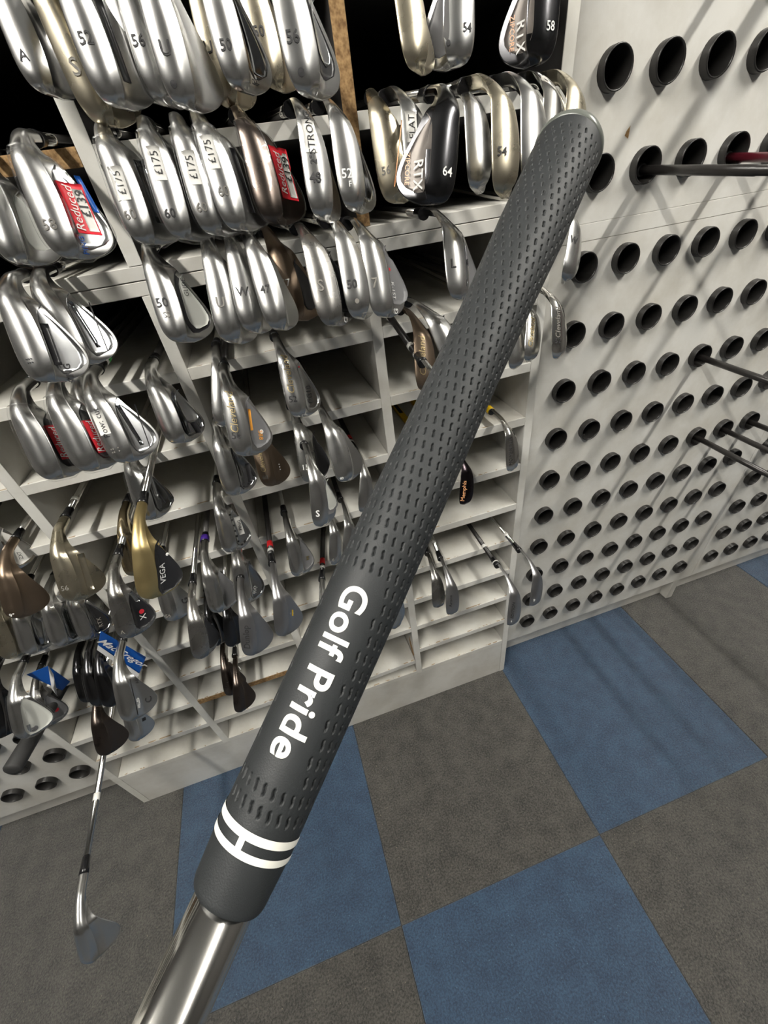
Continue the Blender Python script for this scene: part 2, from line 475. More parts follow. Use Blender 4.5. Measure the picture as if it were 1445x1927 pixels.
# ------------------------------------------------------------------ golf clubs
# head frame: x heel -> toe, y towards the face, z up at address; the shaft axis leaves the heel at the lie angle
HOS_D = .006
ST_X = np.array([.012, .022, .034, .046, .056, .064, .071, .0762, .0788])
ST_B = np.array([.0010, .0003, 0, 0, .0002, .0009, .0028, .0062, .0105])
ST_T = {'wedge': np.array([.0305, .0355, .0435, .0510, .0552, .0550, .0505, .0425, .0345]),
        'iron': np.array([.0290, .0325, .0385, .0445, .0485, .0490, .0455, .0390, .0315])}
ST_W = np.array([.0170, .0203, .0222, .0230, .0230, .0222, .0202, .0162, .0110])

def section(i, loft, shape, wide, cav):
    L = loft; sL, cL = math.sin(L), math.cos(L)
    b, t, w = ST_B[i], ST_T[shape][i], ST_W[i] * wide
    nb = (cL, -sL)
    P = lambda s, th=0.0: (s * sL + th * nb[0], s * cL + th * nb[1])
    h = t - b
    tb = .0052 if i < 8 else .004
    pts = [P(b + fr * h) for fr in (0.03, .25, .5, .75, .98)]
    pts.append(P(t, .0022)); pts.append(P(t - .0002, tb))
    lo = max(w * sL + .007, .34 * h)
    lo = min(lo, h * .8)
    dep = cav if 1 <= i <= 6 else (cav * .3 if i in (0, 7) else 0)
    for fr in (.93, .87, .62, .30, .10):
        s = b + lo + (h - lo) * fr
        th = tb + .0006 * (1 - fr)
        if fr in (.87, .62, .30): th -= dep
        pts.append(P(s, max(th, .0016)))
    p0 = P(b)
    tr = (p0[0] + w, p0[1] + .0022)
    up = P(b + lo * .72, tb + (w * cL - tb) * .42)
    pts.append(up)
    pts.append((tr[0] + .00005, tr[1] + .0005)); pts.append((tr[0] - .0004, tr[1] - .00015)); pts.append((tr[0] - .0022, tr[1] - .0011))
    pts.append((p0[0] + w * .62, p0[1] - .0030)); pts.append((p0[0] + w * .28, p0[1] - .0026)); pts.append((p0[0] + .0006, p0[1] - .0004))
    return np.array(pts)

def refine_closed(G):           # rings: axis 1
    e = (np.roll(G, 1, 1) + 6 * G + np.roll(G, -1, 1)) / 8
    o = (G + np.roll(G, -1, 1)) / 2
    out = np.empty((G.shape[0], G.shape[1] * 2, 3)); out[:, 0::2] = e; out[:, 1::2] = o
    return out
def refine_open(G):             # stations: axis 0
    n = G.shape[0]
    out = np.empty((2 * n - 1, G.shape[1], 3))
    e = G.copy(); e[1:-1] = (G[:-2] + 6 * G[1:-1] + G[2:]) / 8
    out[0::2] = e; out[1::2] = (G[:-1] + G[1:]) / 2
    return out

def head_grid(loft_deg, lie_deg, shape='wedge', wide=1.0, cav=0.0):
    loft, lie = math.radians(loft_deg), math.radians(lie_deg)
    secs = []
    for i, x in enumerate(ST_X):
        s = section(i, loft, shape, wide, cav)
        secs.append(np.stack([np.full(len(s), x), s[:, 0], s[:, 1]], 1))
    tip = secs[-1]; c = tip.mean(0)
    secs.append(np.array([c + (p - c) * .62 + np.array([.0013, 0, 0]) for p in tip]))
    s0 = secs[0][:, 1:]
    c0 = np.array([HOS_D + .001, (s0[:, 1].min() + s0[:, 1].max()) / 2])
    rel = s0 - c0
    ang = np.arctan2(rel[:, 1], rel[:, 0])
    ah = np.array([-math.cos(lie), math.sin(lie)])
    circ = lambda r: np.stack([r * np.cos(ang), r * np.sin(ang)], 1)
    neck = []
    A = np.array([.012, c0[1]]); Bc = ah * .031; Cc = np.array([.0022, .0115])
    for tt in (.34, .67, 1.0):
        ctr = (1-tt)**2 * A + 2 * tt * (1-tt) * Cc + tt**2 * Bc
        th = (math.pi / 2 - (math.pi / 2 - lie)) * tt          # ring plane turns from across the blade to across the hosel
        upv = np.array([math.sin(th), math.cos(th)])
        k = tt ** .8
        off = rel * (1 - k) + circ(.0068) * k
        dc = (1 - tt) * c0[0] + tt * HOS_D
        neck.append(np.stack([ctr[0] + off[:, 1] * upv[0], dc + off[:, 0], ctr[1] + off[:, 1] * upv[1]], 1))
    upv = np.array([math.sin(lie), math.cos(lie)])
    for q, r in ((.040, .0066), (.052, .0064), (.0595, .0064), (.060, .0060)):
        ctr = ah * q; off = circ(r)
        neck.append(np.stack([ctr[0] + off[:, 1] * upv[0], HOS_D + off[:, 0], ctr[1] + off[:, 1] * upv[1]], 1))
    G = np.array(neck[::-1] + secs)
    return refine_open(refine_closed(refine_open(refine_closed(G))))

def grid_mesh(G, lh, close=True):
    G = G.copy()
    G[:, :, 1] *= (1 if lh else -1)        # depth -> local y (face side positive for right-handed heads)
    m, n = G.shape[:2]
    v = G.reshape(-1, 3)
    f = []
    for i in range(m - 1):
        for k in range(n):
            k2 = (k + 1) % n
            q = [i*n + k, i*n + k2, (i+1)*n + k2, (i+1)*n + k]
            f.append(q if not lh else q[::-1])
    if close:
        a = list(range(n)); b = [(m-1)*n + k for k in range(n)]
        f.append(a[::-1] if not lh else a); f.append(b if not lh else b[::-1])
    return v, f

class Surf:
    """lets lettering and labels be laid onto a head"""
    def __init__(self, v, f, loft, lh):
        self.bvh = BVHTree.FromPolygons([Vector(p) for p in v], f)
        self.loft = math.radians(loft); self.s = 1 if lh else -1
        self.lh = lh
    def sole(self, x, d, lift):
        org = Vector((x, self.s * d, -.05))
        h = self.bvh.ray_cast(org, Vector((0, 0, 1)))
        z = h[0].z if h[0] is not None else -.002
        return (x, self.s * d, z - lift)
    def back(self, x, s, lift):
        sL, cL = math.sin(self.loft), math.cos(self.loft)
        n = Vector((0, self.s * cL, -sL))
        org = Vector((x, self.s * s * sL, s * cL)) + n * .06
        h = self.bvh.ray_cast(org, -n)
        p = h[0] if h[0] is not None else Vector((x, self.s * s * sL, s * cL)) + n * .006
        return tuple(p + n * lift)

def flip_if(f, want_flip):
    return [q[::-1] for q in f] if want_flip else f

def put_text(surf, where, s, x, y, size, mat, parent, rot=0.0, name='lettering', bold=0.0, lift=.0007, shear=0.0, space=1.0):
    """where 'sole': x along heel-toe, y across (depth); letters upright with their tops towards the heel
       where 'back': x along heel-toe, y up the blade"""
    v, f = text_mesh(s, bold, shear, space)
    c, sn = math.cos(math.radians(rot)), math.sin(math.radians(rot))
    out = []
    for a, b in v:
        a, b = a * size, b * size
        a, b = a * c - b * sn, a * sn + b * c
        if where == 'sole':
            right = a if not surf.lh else -a
            out.append(surf.sole(x - b, y + right, lift))
        else:
            sx = a if not surf.lh else -a
            out.append(surf.back(x + sx, y + b, lift))
    return mesh_obj(name, out, f, mat, parent)

def put_patch(surf, where, x0, x1, y0, y1, mat, parent, name='back_insert', n=8, m=5, lift=.0005, skew=0.0, lo=None, hi=None, thick=.0004):
    """label or inlay following the head; optional lo / hi curves give the cross limits at each x"""
    pts = []
    for i in range(n + 1):
        t = i / n; x = x0 + (x1 - x0) * t
        a = lo(t) if lo else y0 + skew * t
        b = hi(t) if hi else y1 + skew * t
        for j in range(m + 1):
            y = a + (b - a) * j / m
            pts.append(surf.sole(x, y, lift) if where == 'sole' else surf.back(x, y, lift))
    f = []
    for i in range(n):
        for j in range(m):
            f.append([i*(m+1)+j, (i+1)*(m+1)+j, (i+1)*(m+1)+j+1, i*(m+1)+j+1])
    # give it thickness
    k = len(pts)
    nrm = Vector((0, 0, -1)) if where == 'sole' else Vector((0, surf.s * math.cos(surf.loft), -math.sin(surf.loft)))
    pts += [tuple(Vector(p) - nrm * thick * 2) for p in pts]
    per = [i*(m+1) for i in range(n+1)] + [n*(m+1)+j for j in range(1, m+1)] + [i*(m+1)+m for i in range(n-1, -1, -1)] + [j for j in range(m-1, 0, -1)]
    for q in range(len(per)):
        a, b = per[q], per[(q+1) % len(per)]
        f.append([a, b, b + k, a + k])
    return mesh_obj(name, pts, f, mat, parent, True)

shaft_meshes = {}
def shaft_mesh(mat):
    if mat not in shaft_meshes:
        prof = [(.0047, .081), (.0047, .20), (.0050, .2004), (.0050, .32), (.0054, .3204), (.0054, .44), (.0060, .4404), (.0060, .64)]
        v, f = lathe(prof, 14)
        me = bpy.data.meshes.new('shaft'); me.from_pydata(v, [], f); me.materials.append(MATS[mat])
        me.polygons.foreach_set('use_smooth', [True] * (len(f) - 2) + [False] * 2)
        shaft_meshes[mat] = me
    return shaft_meshes[mat]
def small_lathe(name, prof, mat, seg=14):
    v, f = lathe(prof, seg)
    me = bpy.data.meshes.new(name); me.from_pydata(v, [], f); me.materials.append(MATS[mat])
    me.polygons.foreach_set('use_smooth', [True] * (len(f) - 2) + [False] * 2)
    return me
ferrule_me = small_lathe('ferrule', [(.0066, .0602), (.0066, .066), (.0060, .068), (.0054, .0835), (.0048, .0838)], 'ferrule_black')
grip_me = small_lathe('grip', [(.0080, .62), (.0095, .63), (.0105, .75), (.0132, .87), (.0130, .885), (.010, .889)], 'rubber', 12)
band_me = {}
def band(mat, q, ln, parent, M, r=.0053):
    key = (mat, ln, r)
    if key not in band_me:
        band_me[key] = small_lathe('shaft_band', [(r - .0003, 0), (r, .0004), (r, ln - .0004), (r - .0003, ln)], mat)
    o = data_obj('shaft_band', band_me[key], None, parent)
    o.matrix_local = M @ Matrix.Translation((0, 0, q))
    return o

def club_frame(O, rho, pitch, yaw, lie, s):
    rho, pitch, yaw, lie = (math.radians(t) for t in (rho, pitch, yaw, lie))
    a = Vector((math.sin(yaw) * math.cos(pitch), math.cos(yaw) * math.cos(pitch), math.sin(pitch)))
    dn = Vector((math.sin(rho), 0, -math.cos(rho)))
    e2 = (dn - a * dn.dot(a)).normalized()
    e3 = e2.cross(a)
    if e3.x < 0: e3 = -e3
    x = -math.cos(lie) * a + math.sin(lie) * e2
    z = math.sin(lie) * a + math.cos(lie) * e2
    y = z.cross(x)
    return Matrix(((x.x*s, y.x*s, z.x*s, O[0]), (x.y*s, y.y*s, z.y*s, O[1]), (x.z*s, y.z*s, z.z*s, O[2]), (0, 0, 0, 1)))

GROUPS = 'iron clubs hanging from the shelving unit'
def make_club(O, rho, pitch, yaw, s, lie, loft, mat, lh, label, shape='wedge', wide=1.0, cav=0.0, dress=None, wrap=False,
              shaft='shaft_steel', bands=(), group=GROUPS):
    M = club_frame(O, rho, pitch, yaw, lie, s)
    e = empty('golf_club', mat=M)
    tag(e, label, 'golf club', group)
    G = head_grid(loft, lie, shape, wide, cav)
    v, f = grid_mesh(G, lh)
    h = mesh_obj('head', v, f, MNAME[mat], e, True)
    hd = HOS_D * (1 if lh else -1)
    lr = math.radians(lie)
    A = axis_matrix((0, hd, 0), (-math.cos(lr), 0, math.sin(lr)))
    for nm, me in (('ferrule', ferrule_me), ('shaft', shaft_mesh(shaft)), ('grip', grip_me)):
        o = data_obj(nm, me, None, e); o.matrix_local = A
    for bm_, q, ln in bands:
        band(bm_, q, ln, e, A, .0070 if q < .083 else .0053)
    surf = Surf(v, f, loft, lh)
    if dress: dress(surf, h, e)
    if wrap:
        # loose shrink film: the head's shape, a little outside it, blade end only
        Gw = G[24:].copy()
        ctr = Gw.mean(1, keepdims=True)
        dd = Gw - ctr
        ln = np.linalg.norm(dd, axis=2, keepdims=True) + 1e-6
        Gw = Gw + dd / ln * .0020
        Gw[-1, :, 0] += .0018; Gw[-2, :, 0] += .0014; Gw[-3, :, 0] += .001; Gw[-4, :, 0] += .0005
        wv, wf = grid_mesh(Gw, lh, True)
        mesh_obj('plastic_wrap', wv, wf, 'clear_film', e, True)
    return e

# dressing helpers -----------------------------------------------------------
def num(s, x=.056, d=.0105, size=.0115, mat='ink_dark', rot=0, bold=0.0):
    return lambda S, h, e: put_text(S, 'sole', s, x, d, size * .86, mat, h, rot, 'sole_number', bold + .012)
def script(s, x=.040, d=.0105, size=.0105, mat='ink_faint', rot=90, shear=.25):
    return lambda S, h, e: put_text(S, 'sole', s, x, d, size, mat, h, rot, 'sole_lettering', 0, shear=shear)
def btext(s, x=.045, y=.034, size=.007, mat='ink_dark', rot=180, bold=0.0, name='back_lettering', lift=.0006, shear=0):
    return lambda S, h, e: put_text(S, 'back', s, x, y + .002, size, mat, h, rot, name, bold, lift + .0004, shear)
def inlay(mat='cavity_black', x0=.016, x1=.070, lo0=.021, top=.008, name='back_insert', lift=.0004):
    def fn(S, h, e):
        tt = lambda t: np.interp(x0 + (x1 - x0) * t, ST_X, ST_T['wedge']) - top * .55
        def hi(t): return max(tt(t) - .010 * (2*abs(t-.5))**6, lo(t) + .001)
        def lo(t): return lo0 + .004 + .006 * (2*abs(t-.5))**5
        put_patch(S, 'back', x0, x1, 0, 0, mat, h, name, 12, 5, lift, lo=lo, hi=hi)
    return fn
def ridge(x0, x1, y0, y1, mat='cavity_black', w=.0012, name='back_groove'):
    def fn(S, h, e):
        put_patch(S, 'back', x0, x1, 0, 0, mat, h, name, 8, 2, .0006, lo=lambda t: y0 + .003 + (y1-y0)*t, hi=lambda t: y0 + .003 + (y1-y0)*t + w)
    return fn
def dot(x, d, r=.0022, mat='ink_dark', where='sole', name='weight_screw'):
    def fn(S, h, e):
        n = 12
        v = [(S.sole(x, d, .0007) if where == 'sole' else S.back(x, d, .0010))]
        for k in range(n):
            a = 2*math.pi*k/n
            v.append(S.sole(x + r*math.cos(a), d + r*math.sin(a), .0006) if where == 'sole' else S.back(x + r*math.cos(a), d + r*math.sin(a), .0009))
        mesh_obj(name, v, [[0, k+1, (k+1) % n + 1] for k in range(n)], mat, h)
    return fn
def price(s='£175', x=.030, d=.010, rot=90):
    def fn(S, h, e):
        p = put_patch(S, 'sole', x - .012, x + .012, d - .0052, d + .0052, 'label_white', e, 'price_sticker', 5, 3, .0006)
        put_text(S, 'sole', s, x, d, .0085, 'ink_dark', p, rot, 'sticker_lettering', lift=.0009)
    return fn
def reduced(x0=.026, x1=.062, y0=.024, w=.018):
    def fn(S, h, e):
        p = put_patch(S, 'back', x0, x1, y0, y0 + w, 'label_red', e, 'reduced_sticker', 14, 8, .0009, skew=.003)
        put_patch(S, 'back', x0 + .004, x1 - .002, y0 + w*.52, y0 + w*.93, 'label_white', p, 'price_field', 12, 4, .0012, skew=.003)
        put_text(S, 'back', 'Reduced', (x0+x1)/2, y0 + w*.27 + .0015, .0092, 'ink_white', p, 180, 'sticker_lettering', lift=.0017, shear=.2)
        put_text(S, 'back', '£139', (x0+x1)/2 - .004, y0 + w*.70 + .0015, .0095, 'ink_dark', p, 180, 'sticker_lettering', .012, lift=.0018)
    return fn
def both(*fs):
    def fn(S, h, e):
        for g in fs: g(S, h, e)
    return fn

CLUBS = [
  ((-0.6614,-0.0344,1.4464),-0.6,2.6,-0.5,1.042,66.2,50,'c',0,'chrome wedge stamped A at the far left of the top row',dict(dress=num('A',.060,.010,.0125),wide=1.10)),
  ((-0.6208,-0.1009,1.4221),2.6,9.7,0.3,1.097,70.6,46,'b',0,'brassy wedge stamped S, lowest toe of the top left bunch',dict(dress=num('S',.050,.011,.016,'ink_faint'),wide=1.10)),
  ((-0.5992,-0.1149,1.4260),-1.3,9.5,-0.9,1.046,67.8,54,'c',0,'bright chrome wedge stamped 52 beside the brassy S wedge in the top row',dict(dress=both(num('52',.045,.0105,.012),ridge(.018,.064,.022,.024,'cavity_black',.006)),wide=1.10)),
  ((-0.5724,-0.0653,1.4354),-2.9,8.8,-0.6,1.054,68.5,50,'c',0,'chrome wedge half hidden behind the top row wedge stamped 56',dict(dress=num('52',.045,.008,.011),wide=1.10)),
  ((-0.5601,-0.0947,1.4287),-3.3,9.3,-0.7,1.060,68.6,52,'c',0,'top row chrome wedge stamped 56 overlapped by the wedge stamped U',dict(dress=num('56',.046,.0085,.0115),wide=1.10)),
  ((-0.5417,-0.1302,1.4205),-4.1,9.8,-0.7,1.062,68.3,54,'c',0,'chrome wedge stamped U with a round screw at its toe, top row',dict(dress=both(num('U',.050,.0105,.014),dot(.069,.010,.0023)),wide=1.10)),
  ((-0.5052,-0.0782,1.4284),-4.2,9.3,-0.8,1.090,69.7,48,'b',0,'brassy wedge peeping out behind the top row chrome wedge stamped 50',dict(dress=num('U',.048,.008,.012),wide=1.12)),
  ((-0.4966,-0.1082,1.4273),-1.6,9.4,-0.9,1.039,66.9,54,'c',0,'chrome wedge stamped 50 with a P on its bright toe, top row',dict(dress=both(num('50',.056,.0105,.0115),btext('P',.072,.030,.009),inlay('cavity_mirror')),wide=1.13)),
  ((-0.4608,-0.0348,1.4425),-0.5,5.6,-0.8,1.120,68.1,50,'b',0,'brassy wedge stamped 50 left of the last top row wedge before the bare wood divider',dict(dress=num('50',.048,.0105,.0115),wide=1.17)),
  ((-0.4439,-0.1192,1.4249),-1.4,9.5,-0.9,1.137,67.0,58,'c',0,'grey satin wedge stamped 56 with screw, next to the bare wood divider',dict(dress=both(num('56',.050,.0105,.012),dot(.069,.012,.0025),inlay('cavity_black',.018,.068,.024,.010),inlay('cavity_steel',.022,.060,.028,.014,'back_plate',.0010)),wide=1.24)),
  ((-0.3133,-0.0381,1.4418),-1.4,4.9,-0.7,1.108,67.4,54,'b',0,'brassy wedge with grooved back just right of the bare wood divider, top row',dict(dress=both(ridge(.02,.066,.022,.026),ridge(.02,.060,.030,.034)),wide=1.33)),
  ((-0.2165,-0.0275,1.4431),-3.9,6.8,1.5,1.116,69.2,54,'c',1,'left-handed chrome wedge stamped 54 with hole in back, top row right',dict(dress=both(num('54',.057,.0105,.0105),dot(.066,.024,.002,'ink_dark','back'),inlay('cavity_grey',.016,.070,.018,.010)),wide=1.44)),
  ((-0.1373,-0.0605,1.4358),-3.2,8.8,1.3,1.136,69.7,58,'k',1,'left-handed black wedge stamped 58 at the top right corner of the shelves',dict(dress=both(num('58',.058,.0115,.0105,'ink_white'),inlay('cavity_warm',.016,.070,.019,.010),btext('RTX',.060,.032,.0115,'ink_white',180,.01,lift=.0020),btext('ZIPCORE',.055,.040,.006,'ink_copper',180,lift=.0018)),wide=1.46)),
  ((-0.7309,-0.0774,1.3286),-7.2,5.6,-0.6,1.006,63.1,54,'c',0,'chrome wedge cut by the left edge beside the wedge with the red sticker',dict(dress=inlay('cavity_pale',.018,.066,.022),wrap=True,wide=1.10)),
  ((-0.6737,-0.1442,1.3303),-2.0,4.6,-0.0,1.032,64.9,58,'c',0,'film-wrapped chrome wedge stamped 58 with red reduced sticker, second row',dict(dress=both(num('58',.058,.0115,.0125,'ink_faint'),inlay('cavity_steel',.014,.074,.018,.006),ridge(.02,.045,.036,.042,'label_blue',.004),reduced(),btext('PING',.071,.026,.006,'label_blue',180)),wrap=True,wide=1.10)),
  ((-0.6134,-0.1301,1.3307),-1.4,4.9,-0.1,1.028,64.7,58,'c',0,'film-wrapped wedge stamped 60 with white price sticker, leftmost of four',dict(dress=both(num('60',.060,.0105,.012,'ink_faint'),price('£175',.038,.0105),ridge(.018,.064,.023,.026,'cavity_mirror',.008)),wrap=True,wide=1.10)),
  ((-0.5777,-0.1365,1.3307),-4.0,4.7,0.0,1.030,64.8,56,'c',0,'film-wrapped wedge stamped 60 with white price sticker, second of four',dict(dress=both(num('60',.063,.0105,.011),price('£175',.028,.0105),ridge(.018,.064,.023,.026,'cavity_black',.004)),wrap=True,wide=1.10)),
  ((-0.5509,-0.1368,1.3304),-3.5,4.8,0.0,1.030,64.8,54,'c',0,'film-wrapped wedge stamped 60 with white price sticker, third of four',dict(dress=both(num('60',.062,.0105,.011,'ink_faint'),price('£175',.034,.0105)),wrap=True,wide=1.10)),
  ((-0.5324,-0.1379,1.3299),-1.1,5.0,-0.1,1.030,64.7,58,'c',0,'film-wrapped wedge stamped 60 with torn price sticker, rightmost of four',dict(dress=both(num('60',.053,.0115,.012,'ink_faint'),price('£175',.025,.009),ridge(.018,.066,.024,.028,'cavity_black',.005)),wrap=True,wide=1.10)),
  ((-0.4964,-0.1313,1.3303),-2.0,5.0,-0.1,1.028,64.6,58,'w2',0,'dark bronze wedge with red reduced sticker in the second row',dict(dress=reduced(.020,.060,.025,.019),wrap=True,wide=1.13)),
  ((-0.4446,-0.1455,1.3295),-7.2,4.9,0.2,1.031,64.9,46,'c',0,'slim chrome iron stamped 48 with a handwritten paper strip',dict(dress=both(num('48',.052,.0105,.0125),price('2°STRONG',.022,.0105)),shape='iron',wide=1.13)),
  ((-0.4130,-0.1285,1.3309),-5.4,4.8,0.1,1.027,64.7,52,'c',0,'mirror chrome wedge stamped 52 F in white against the wood divider',dict(dress=both(num('52',.054,.0105,.012,'ink_white'),num('F',.062,.0125,.007,'ink_white'),inlay('cavity_mirror',.016,.070,.021,.008)),wide=1.22)),
  ((-0.3613,-0.0775,1.3366),3.0,5.1,16.1,1.112,70.3,50,'b',0,'brassy wedge stamped 56 just right of the wood divider, second row',dict(dress=num('56',.056,.0105,.0105,'ink_faint'),wide=1.28)),
  ((-0.3417,-0.1246,1.3331),-8.0,3.9,0.3,1.027,65.0,50,'c',0,'chrome wedge stamped 50 with a white FLAT sticker',dict(dress=both(num('50',.052,.0105,.0115),price('FLAT',.028,.010)),wide=1.30)),
  ((-0.3014,-0.1782,1.3204),-14.5,6.2,1.4,1.029,65.6,60,'k',1,'left-handed black wedge stamped 64 with white letters on its back, second row',dict(dress=both(num('64',.058,.0115,.0115,'ink_white'),inlay('cavity_warm',.014,.072,.019,.008),btext('RTX',.060,.032,.0120,'ink_white',180,.01,lift=.0020),btext('ZIPCORE',.054,.042,.006,'ink_copper',180,lift=.0018),ridge(.018,.066,.047,.052,'ink_copper',.0008)),wide=1.35)),
  ((-0.2704,-0.1113,1.3314),-6.8,5.1,0.1,1.024,64.7,46,'c',0,'plain chrome iron half hidden behind the black wedge stamped 64',dict(wide=1.38)),
  ((-0.2714,-0.1687,1.3284),-8.0,4.7,0.3,1.036,65.5,48,'b',0,'brassy wedge stamped 54 right of the black left-handed wedge',dict(dress=num('54',.052,.0105,.011),wide=1.38)),
  ((-0.2270,-0.1440,1.3307),-7.7,4.6,0.3,1.030,65.2,48,'c',0,'plain satin iron whose toe dips behind the big grip butt',dict(wide=1.43)),
  ((-0.1956,-0.1358,1.3311),-11.9,4.6,0.5,1.029,65.7,46,'n',0,'bright dimpled chrome iron directly above the grip butt',dict(dress=num('52',.050,.0105,.010,'ink_faint'),wide=1.46)),
  ((-0.1632,-0.1281,1.3312),-15.3,4.7,0.8,1.029,66.2,46,'b',0,'brownish iron stamped 56, last of the second row by the tube board',dict(dress=num('56',.040,.0105,.0105),wide=1.46)),
  ((-0.7367,-0.1551,1.2397),-3.2,0.3,0.2,1.028,64.5,54,'c',0,'chrome wedge with black slot on its back at the left edge, third row',dict(dress=both(inlay('cavity_steel',.014,.074,.020,.006),ridge(.030,.066,.022,.022,'cavity_black',.006),btext('PING',.073,.032,.0075,'ink_dark',180,.01),num(':::',.062,.011,.010)),wide=1.10)),
  ((-0.7230,-0.1211,1.2381),3.6,0.6,-0.1,1.021,64.8,56,'c',0,'chrome wedge with thin black line along its back, third row left',dict(dress=both(inlay('cavity_steel',.014,.074,.020,.006),ridge(.024,.070,.040,.038,'cavity_black',.0010),ridge(.022,.066,.023,.030,'cavity_mirror',.004),num(':: :',.065,.012,.011,'ink_faint')),wide=1.10)),
  ((-0.6156,-0.1308,1.2450),-3.7,0.2,0.2,1.022,64.5,60,'c',0,'chrome wedge stamped 50 SS with a pale lettered teardrop inlay',dict(dress=both(num('50',.045,.0105,.0135),num('SS',.056,.0115,.008,'ink_faint'),inlay('cavity_black',.014,.072,.020,.006),inlay('cavity_pale',.018,.068,.024,.009,'pale_inlay',.0010),btext('GLIDE',.030,.031,.0062,'ink_dark',180,lift=.0016)),wide=1.10)),
  ((-0.5578,-0.1532,1.2457),-8.5,0.8,0.5,1.074,65.3,44,'c',0,'chrome wedge stamped U hanging fully free in the third row',dict(dress=num('U',.048,.0105,.014,'ink_faint'),wide=1.10)),
  ((-0.5355,-0.1530,1.2454),-7.6,-0.2,0.3,1.010,64.3,44,'c',0,'satin iron stamped W beside the third row wedge stamped U',dict(dress=num('W',.046,.0105,.0135),shape='iron',wide=1.10)),
  ((-0.5184,-0.1642,1.2447),-1.7,-0.1,0.1,1.010,64.3,46,'c',0,'chrome iron stamped 47 between the W iron and the bronze iron',dict(dress=num('47',.046,.0100,.011),shape='iron',wide=1.10)),
  ((-0.4970,-0.1253,1.2417),-1.5,0.3,0.1,1.023,64.6,56,'w',0,'rusty bronze iron stamped 57 in the third row',dict(dress=both(num('57',.046,.0115,.011,'ink_white'),inlay('cavity_black',.020,.070,.020,.008)),cav=.001,wide=1.12)),
  ((-0.4668,-0.1735,1.2421),-2.9,0.4,0.2,1.035,64.7,57,'d',0,'gunmetal iron stamped S with black cavity and G at the toe',dict(dress=both(num('S',.046,.0105,.016,'ink_faint'),inlay('cavity_black',.014,.068,.019,.005),btext('G',.075,.030,.008,'ink_white',180,.01)),wide=1.22,shape='iron')),
  ((-0.4332,-0.1678,1.2435),-5.2,0.4,0.3,1.033,64.8,46,'c',0,'chrome wedge stamped 50 with small circle near its toe',dict(dress=both(num('50',.052,.0105,.0125),dot(.067,.013,.0022,'ink_faint')),shape='iron',wide=1.20)),
  ((-0.4080,-0.1626,1.2378),-5.4,0.6,0.3,1.032,64.8,63,'c',0,'satin iron stamped 7 with dark cavity and a red dot',dict(dress=both(num('7',.050,.010,.015,'ink_faint'),inlay('cavity_grey',.014,.068,.019,.004),dot(.036,.030,.0016,'ink_red','back','red_dot'),btext('K-1ST',.056,.029,.0065,'ink_white',0,lift=.0010),btext('G',.075,.030,.008,'ink_white',180,.01)),shape='iron',wide=1.23)),
  ((-0.3092,-0.1377,1.2334),-7.2,0.8,0.3,1.024,64.8,64,'c',0,'satin iron stamped L with oval cavity right of the bare wood divider',dict(dress=both(num('L',.046,.0105,.0145),inlay('cavity_grey',.016,.070,.019,.004),ridge(.018,.068,.021,.021,'cavity_mirror',.0012),dot(.044,.027,.003,'ink_dark','back','medallion')),wide=1.34)),
  ((-0.1469,-0.1396,1.2190),-28.9,5.5,-1.9,0.899,57.1,50,'c',0,'chrome iron stamped W beside the tube board, half behind the grip',dict(dress=num('W',.036,.0105,.014),shape='iron',wide=1.46)),
  ((-0.1401,-0.1102,1.1228),-8.2,0.5,0.5,1.019,64.9,46,'n',0,"slim polished iron stamped 52 hanging over the tube board's left edge",dict(dress=both(num('52',.058,.009,.010),script('Cleveland',.034,.009,.010,'ink_faint')),shape='iron',wide=1.20)),
  ((-0.1568,-0.0840,1.1100),-19.9,1.0,-0.1,0.918,61.6,48,'c',0,'chrome iron with script lettering just right of the big grip',dict(dress=script('Cleveland',.040,.010,.011,'ink_gold'),shape='iron',wide=1.46)),
  ((-0.1959,-0.0953,1.1071),-9.9,3.1,-0.0,0.905,62.5,48,'c',0,"dark toe of an iron tucked against the grip's right side",dict(shape='iron',wide=1.46)),
  ((-0.7900,-0.1500,1.1424),0.1,-0.2,0.1,1.038,64.2,50,'c',0,'film-wrapped iron with red sticker, leftmost of the fourth row',dict(dress=both(inlay('cavity_black',.014,.070,.019,.006),reduced(.026,.062,.023,.016)),wrap=True,shaft='shaft_black',wide=1.10)),
  ((-0.7511,-0.1588,1.1459),1.0,-0.2,0.1,1.041,64.3,50,'c',0,'film-wrapped iron with red sticker, second in the fourth row',dict(dress=both(inlay('cavity_mirror',.014,.070,.019,.006),reduced(.030,.064,.023,.017)),wrap=True,shaft='shaft_black',wide=1.10)),
  ((-0.7401,-0.1305,1.1375),-2.4,-0.2,0.2,1.032,64.1,50,'c',0,'chrome iron mostly hidden behind the white-stickered wedge, fourth row',dict(shaft='shaft_black',wide=1.10)),
  ((-0.7209,-0.1509,1.1414),2.4,-0.2,-0.0,1.038,64.4,58,'c',0,'chrome wedge with paper sticker and green shaft band, fourth row',dict(dress=both(inlay('cavity_steel',.014,.074,.020,.006),ridge(.024,.070,.040,.038,'cavity_black',.0010),ridge(.022,.066,.023,.030,'cavity_mirror',.004),num(':: :',.065,.012,.011,'ink_faint'),price('Pow: cut',.036,.010)),shaft='shaft_black',bands=(('band_white',.088,.007),('band_green',.096,.012)),wide=1.10)),
  ((-0.6722,-0.1004,1.1259),-0.2,-0.2,0.0,1.017,64.1,52,'c',0,'chrome iron with stepped mirror back hanging by itself, fourth row',dict(dress=both(inlay('cavity_mirror',.016,.074,.019,.006),inlay('cavity_steel',.018,.058,.024,.008,'back_plate',.0012),ridge(.058,.072,.032,.036,'cavity_black',.008)),shaft='shaft_black',wide=1.10)),
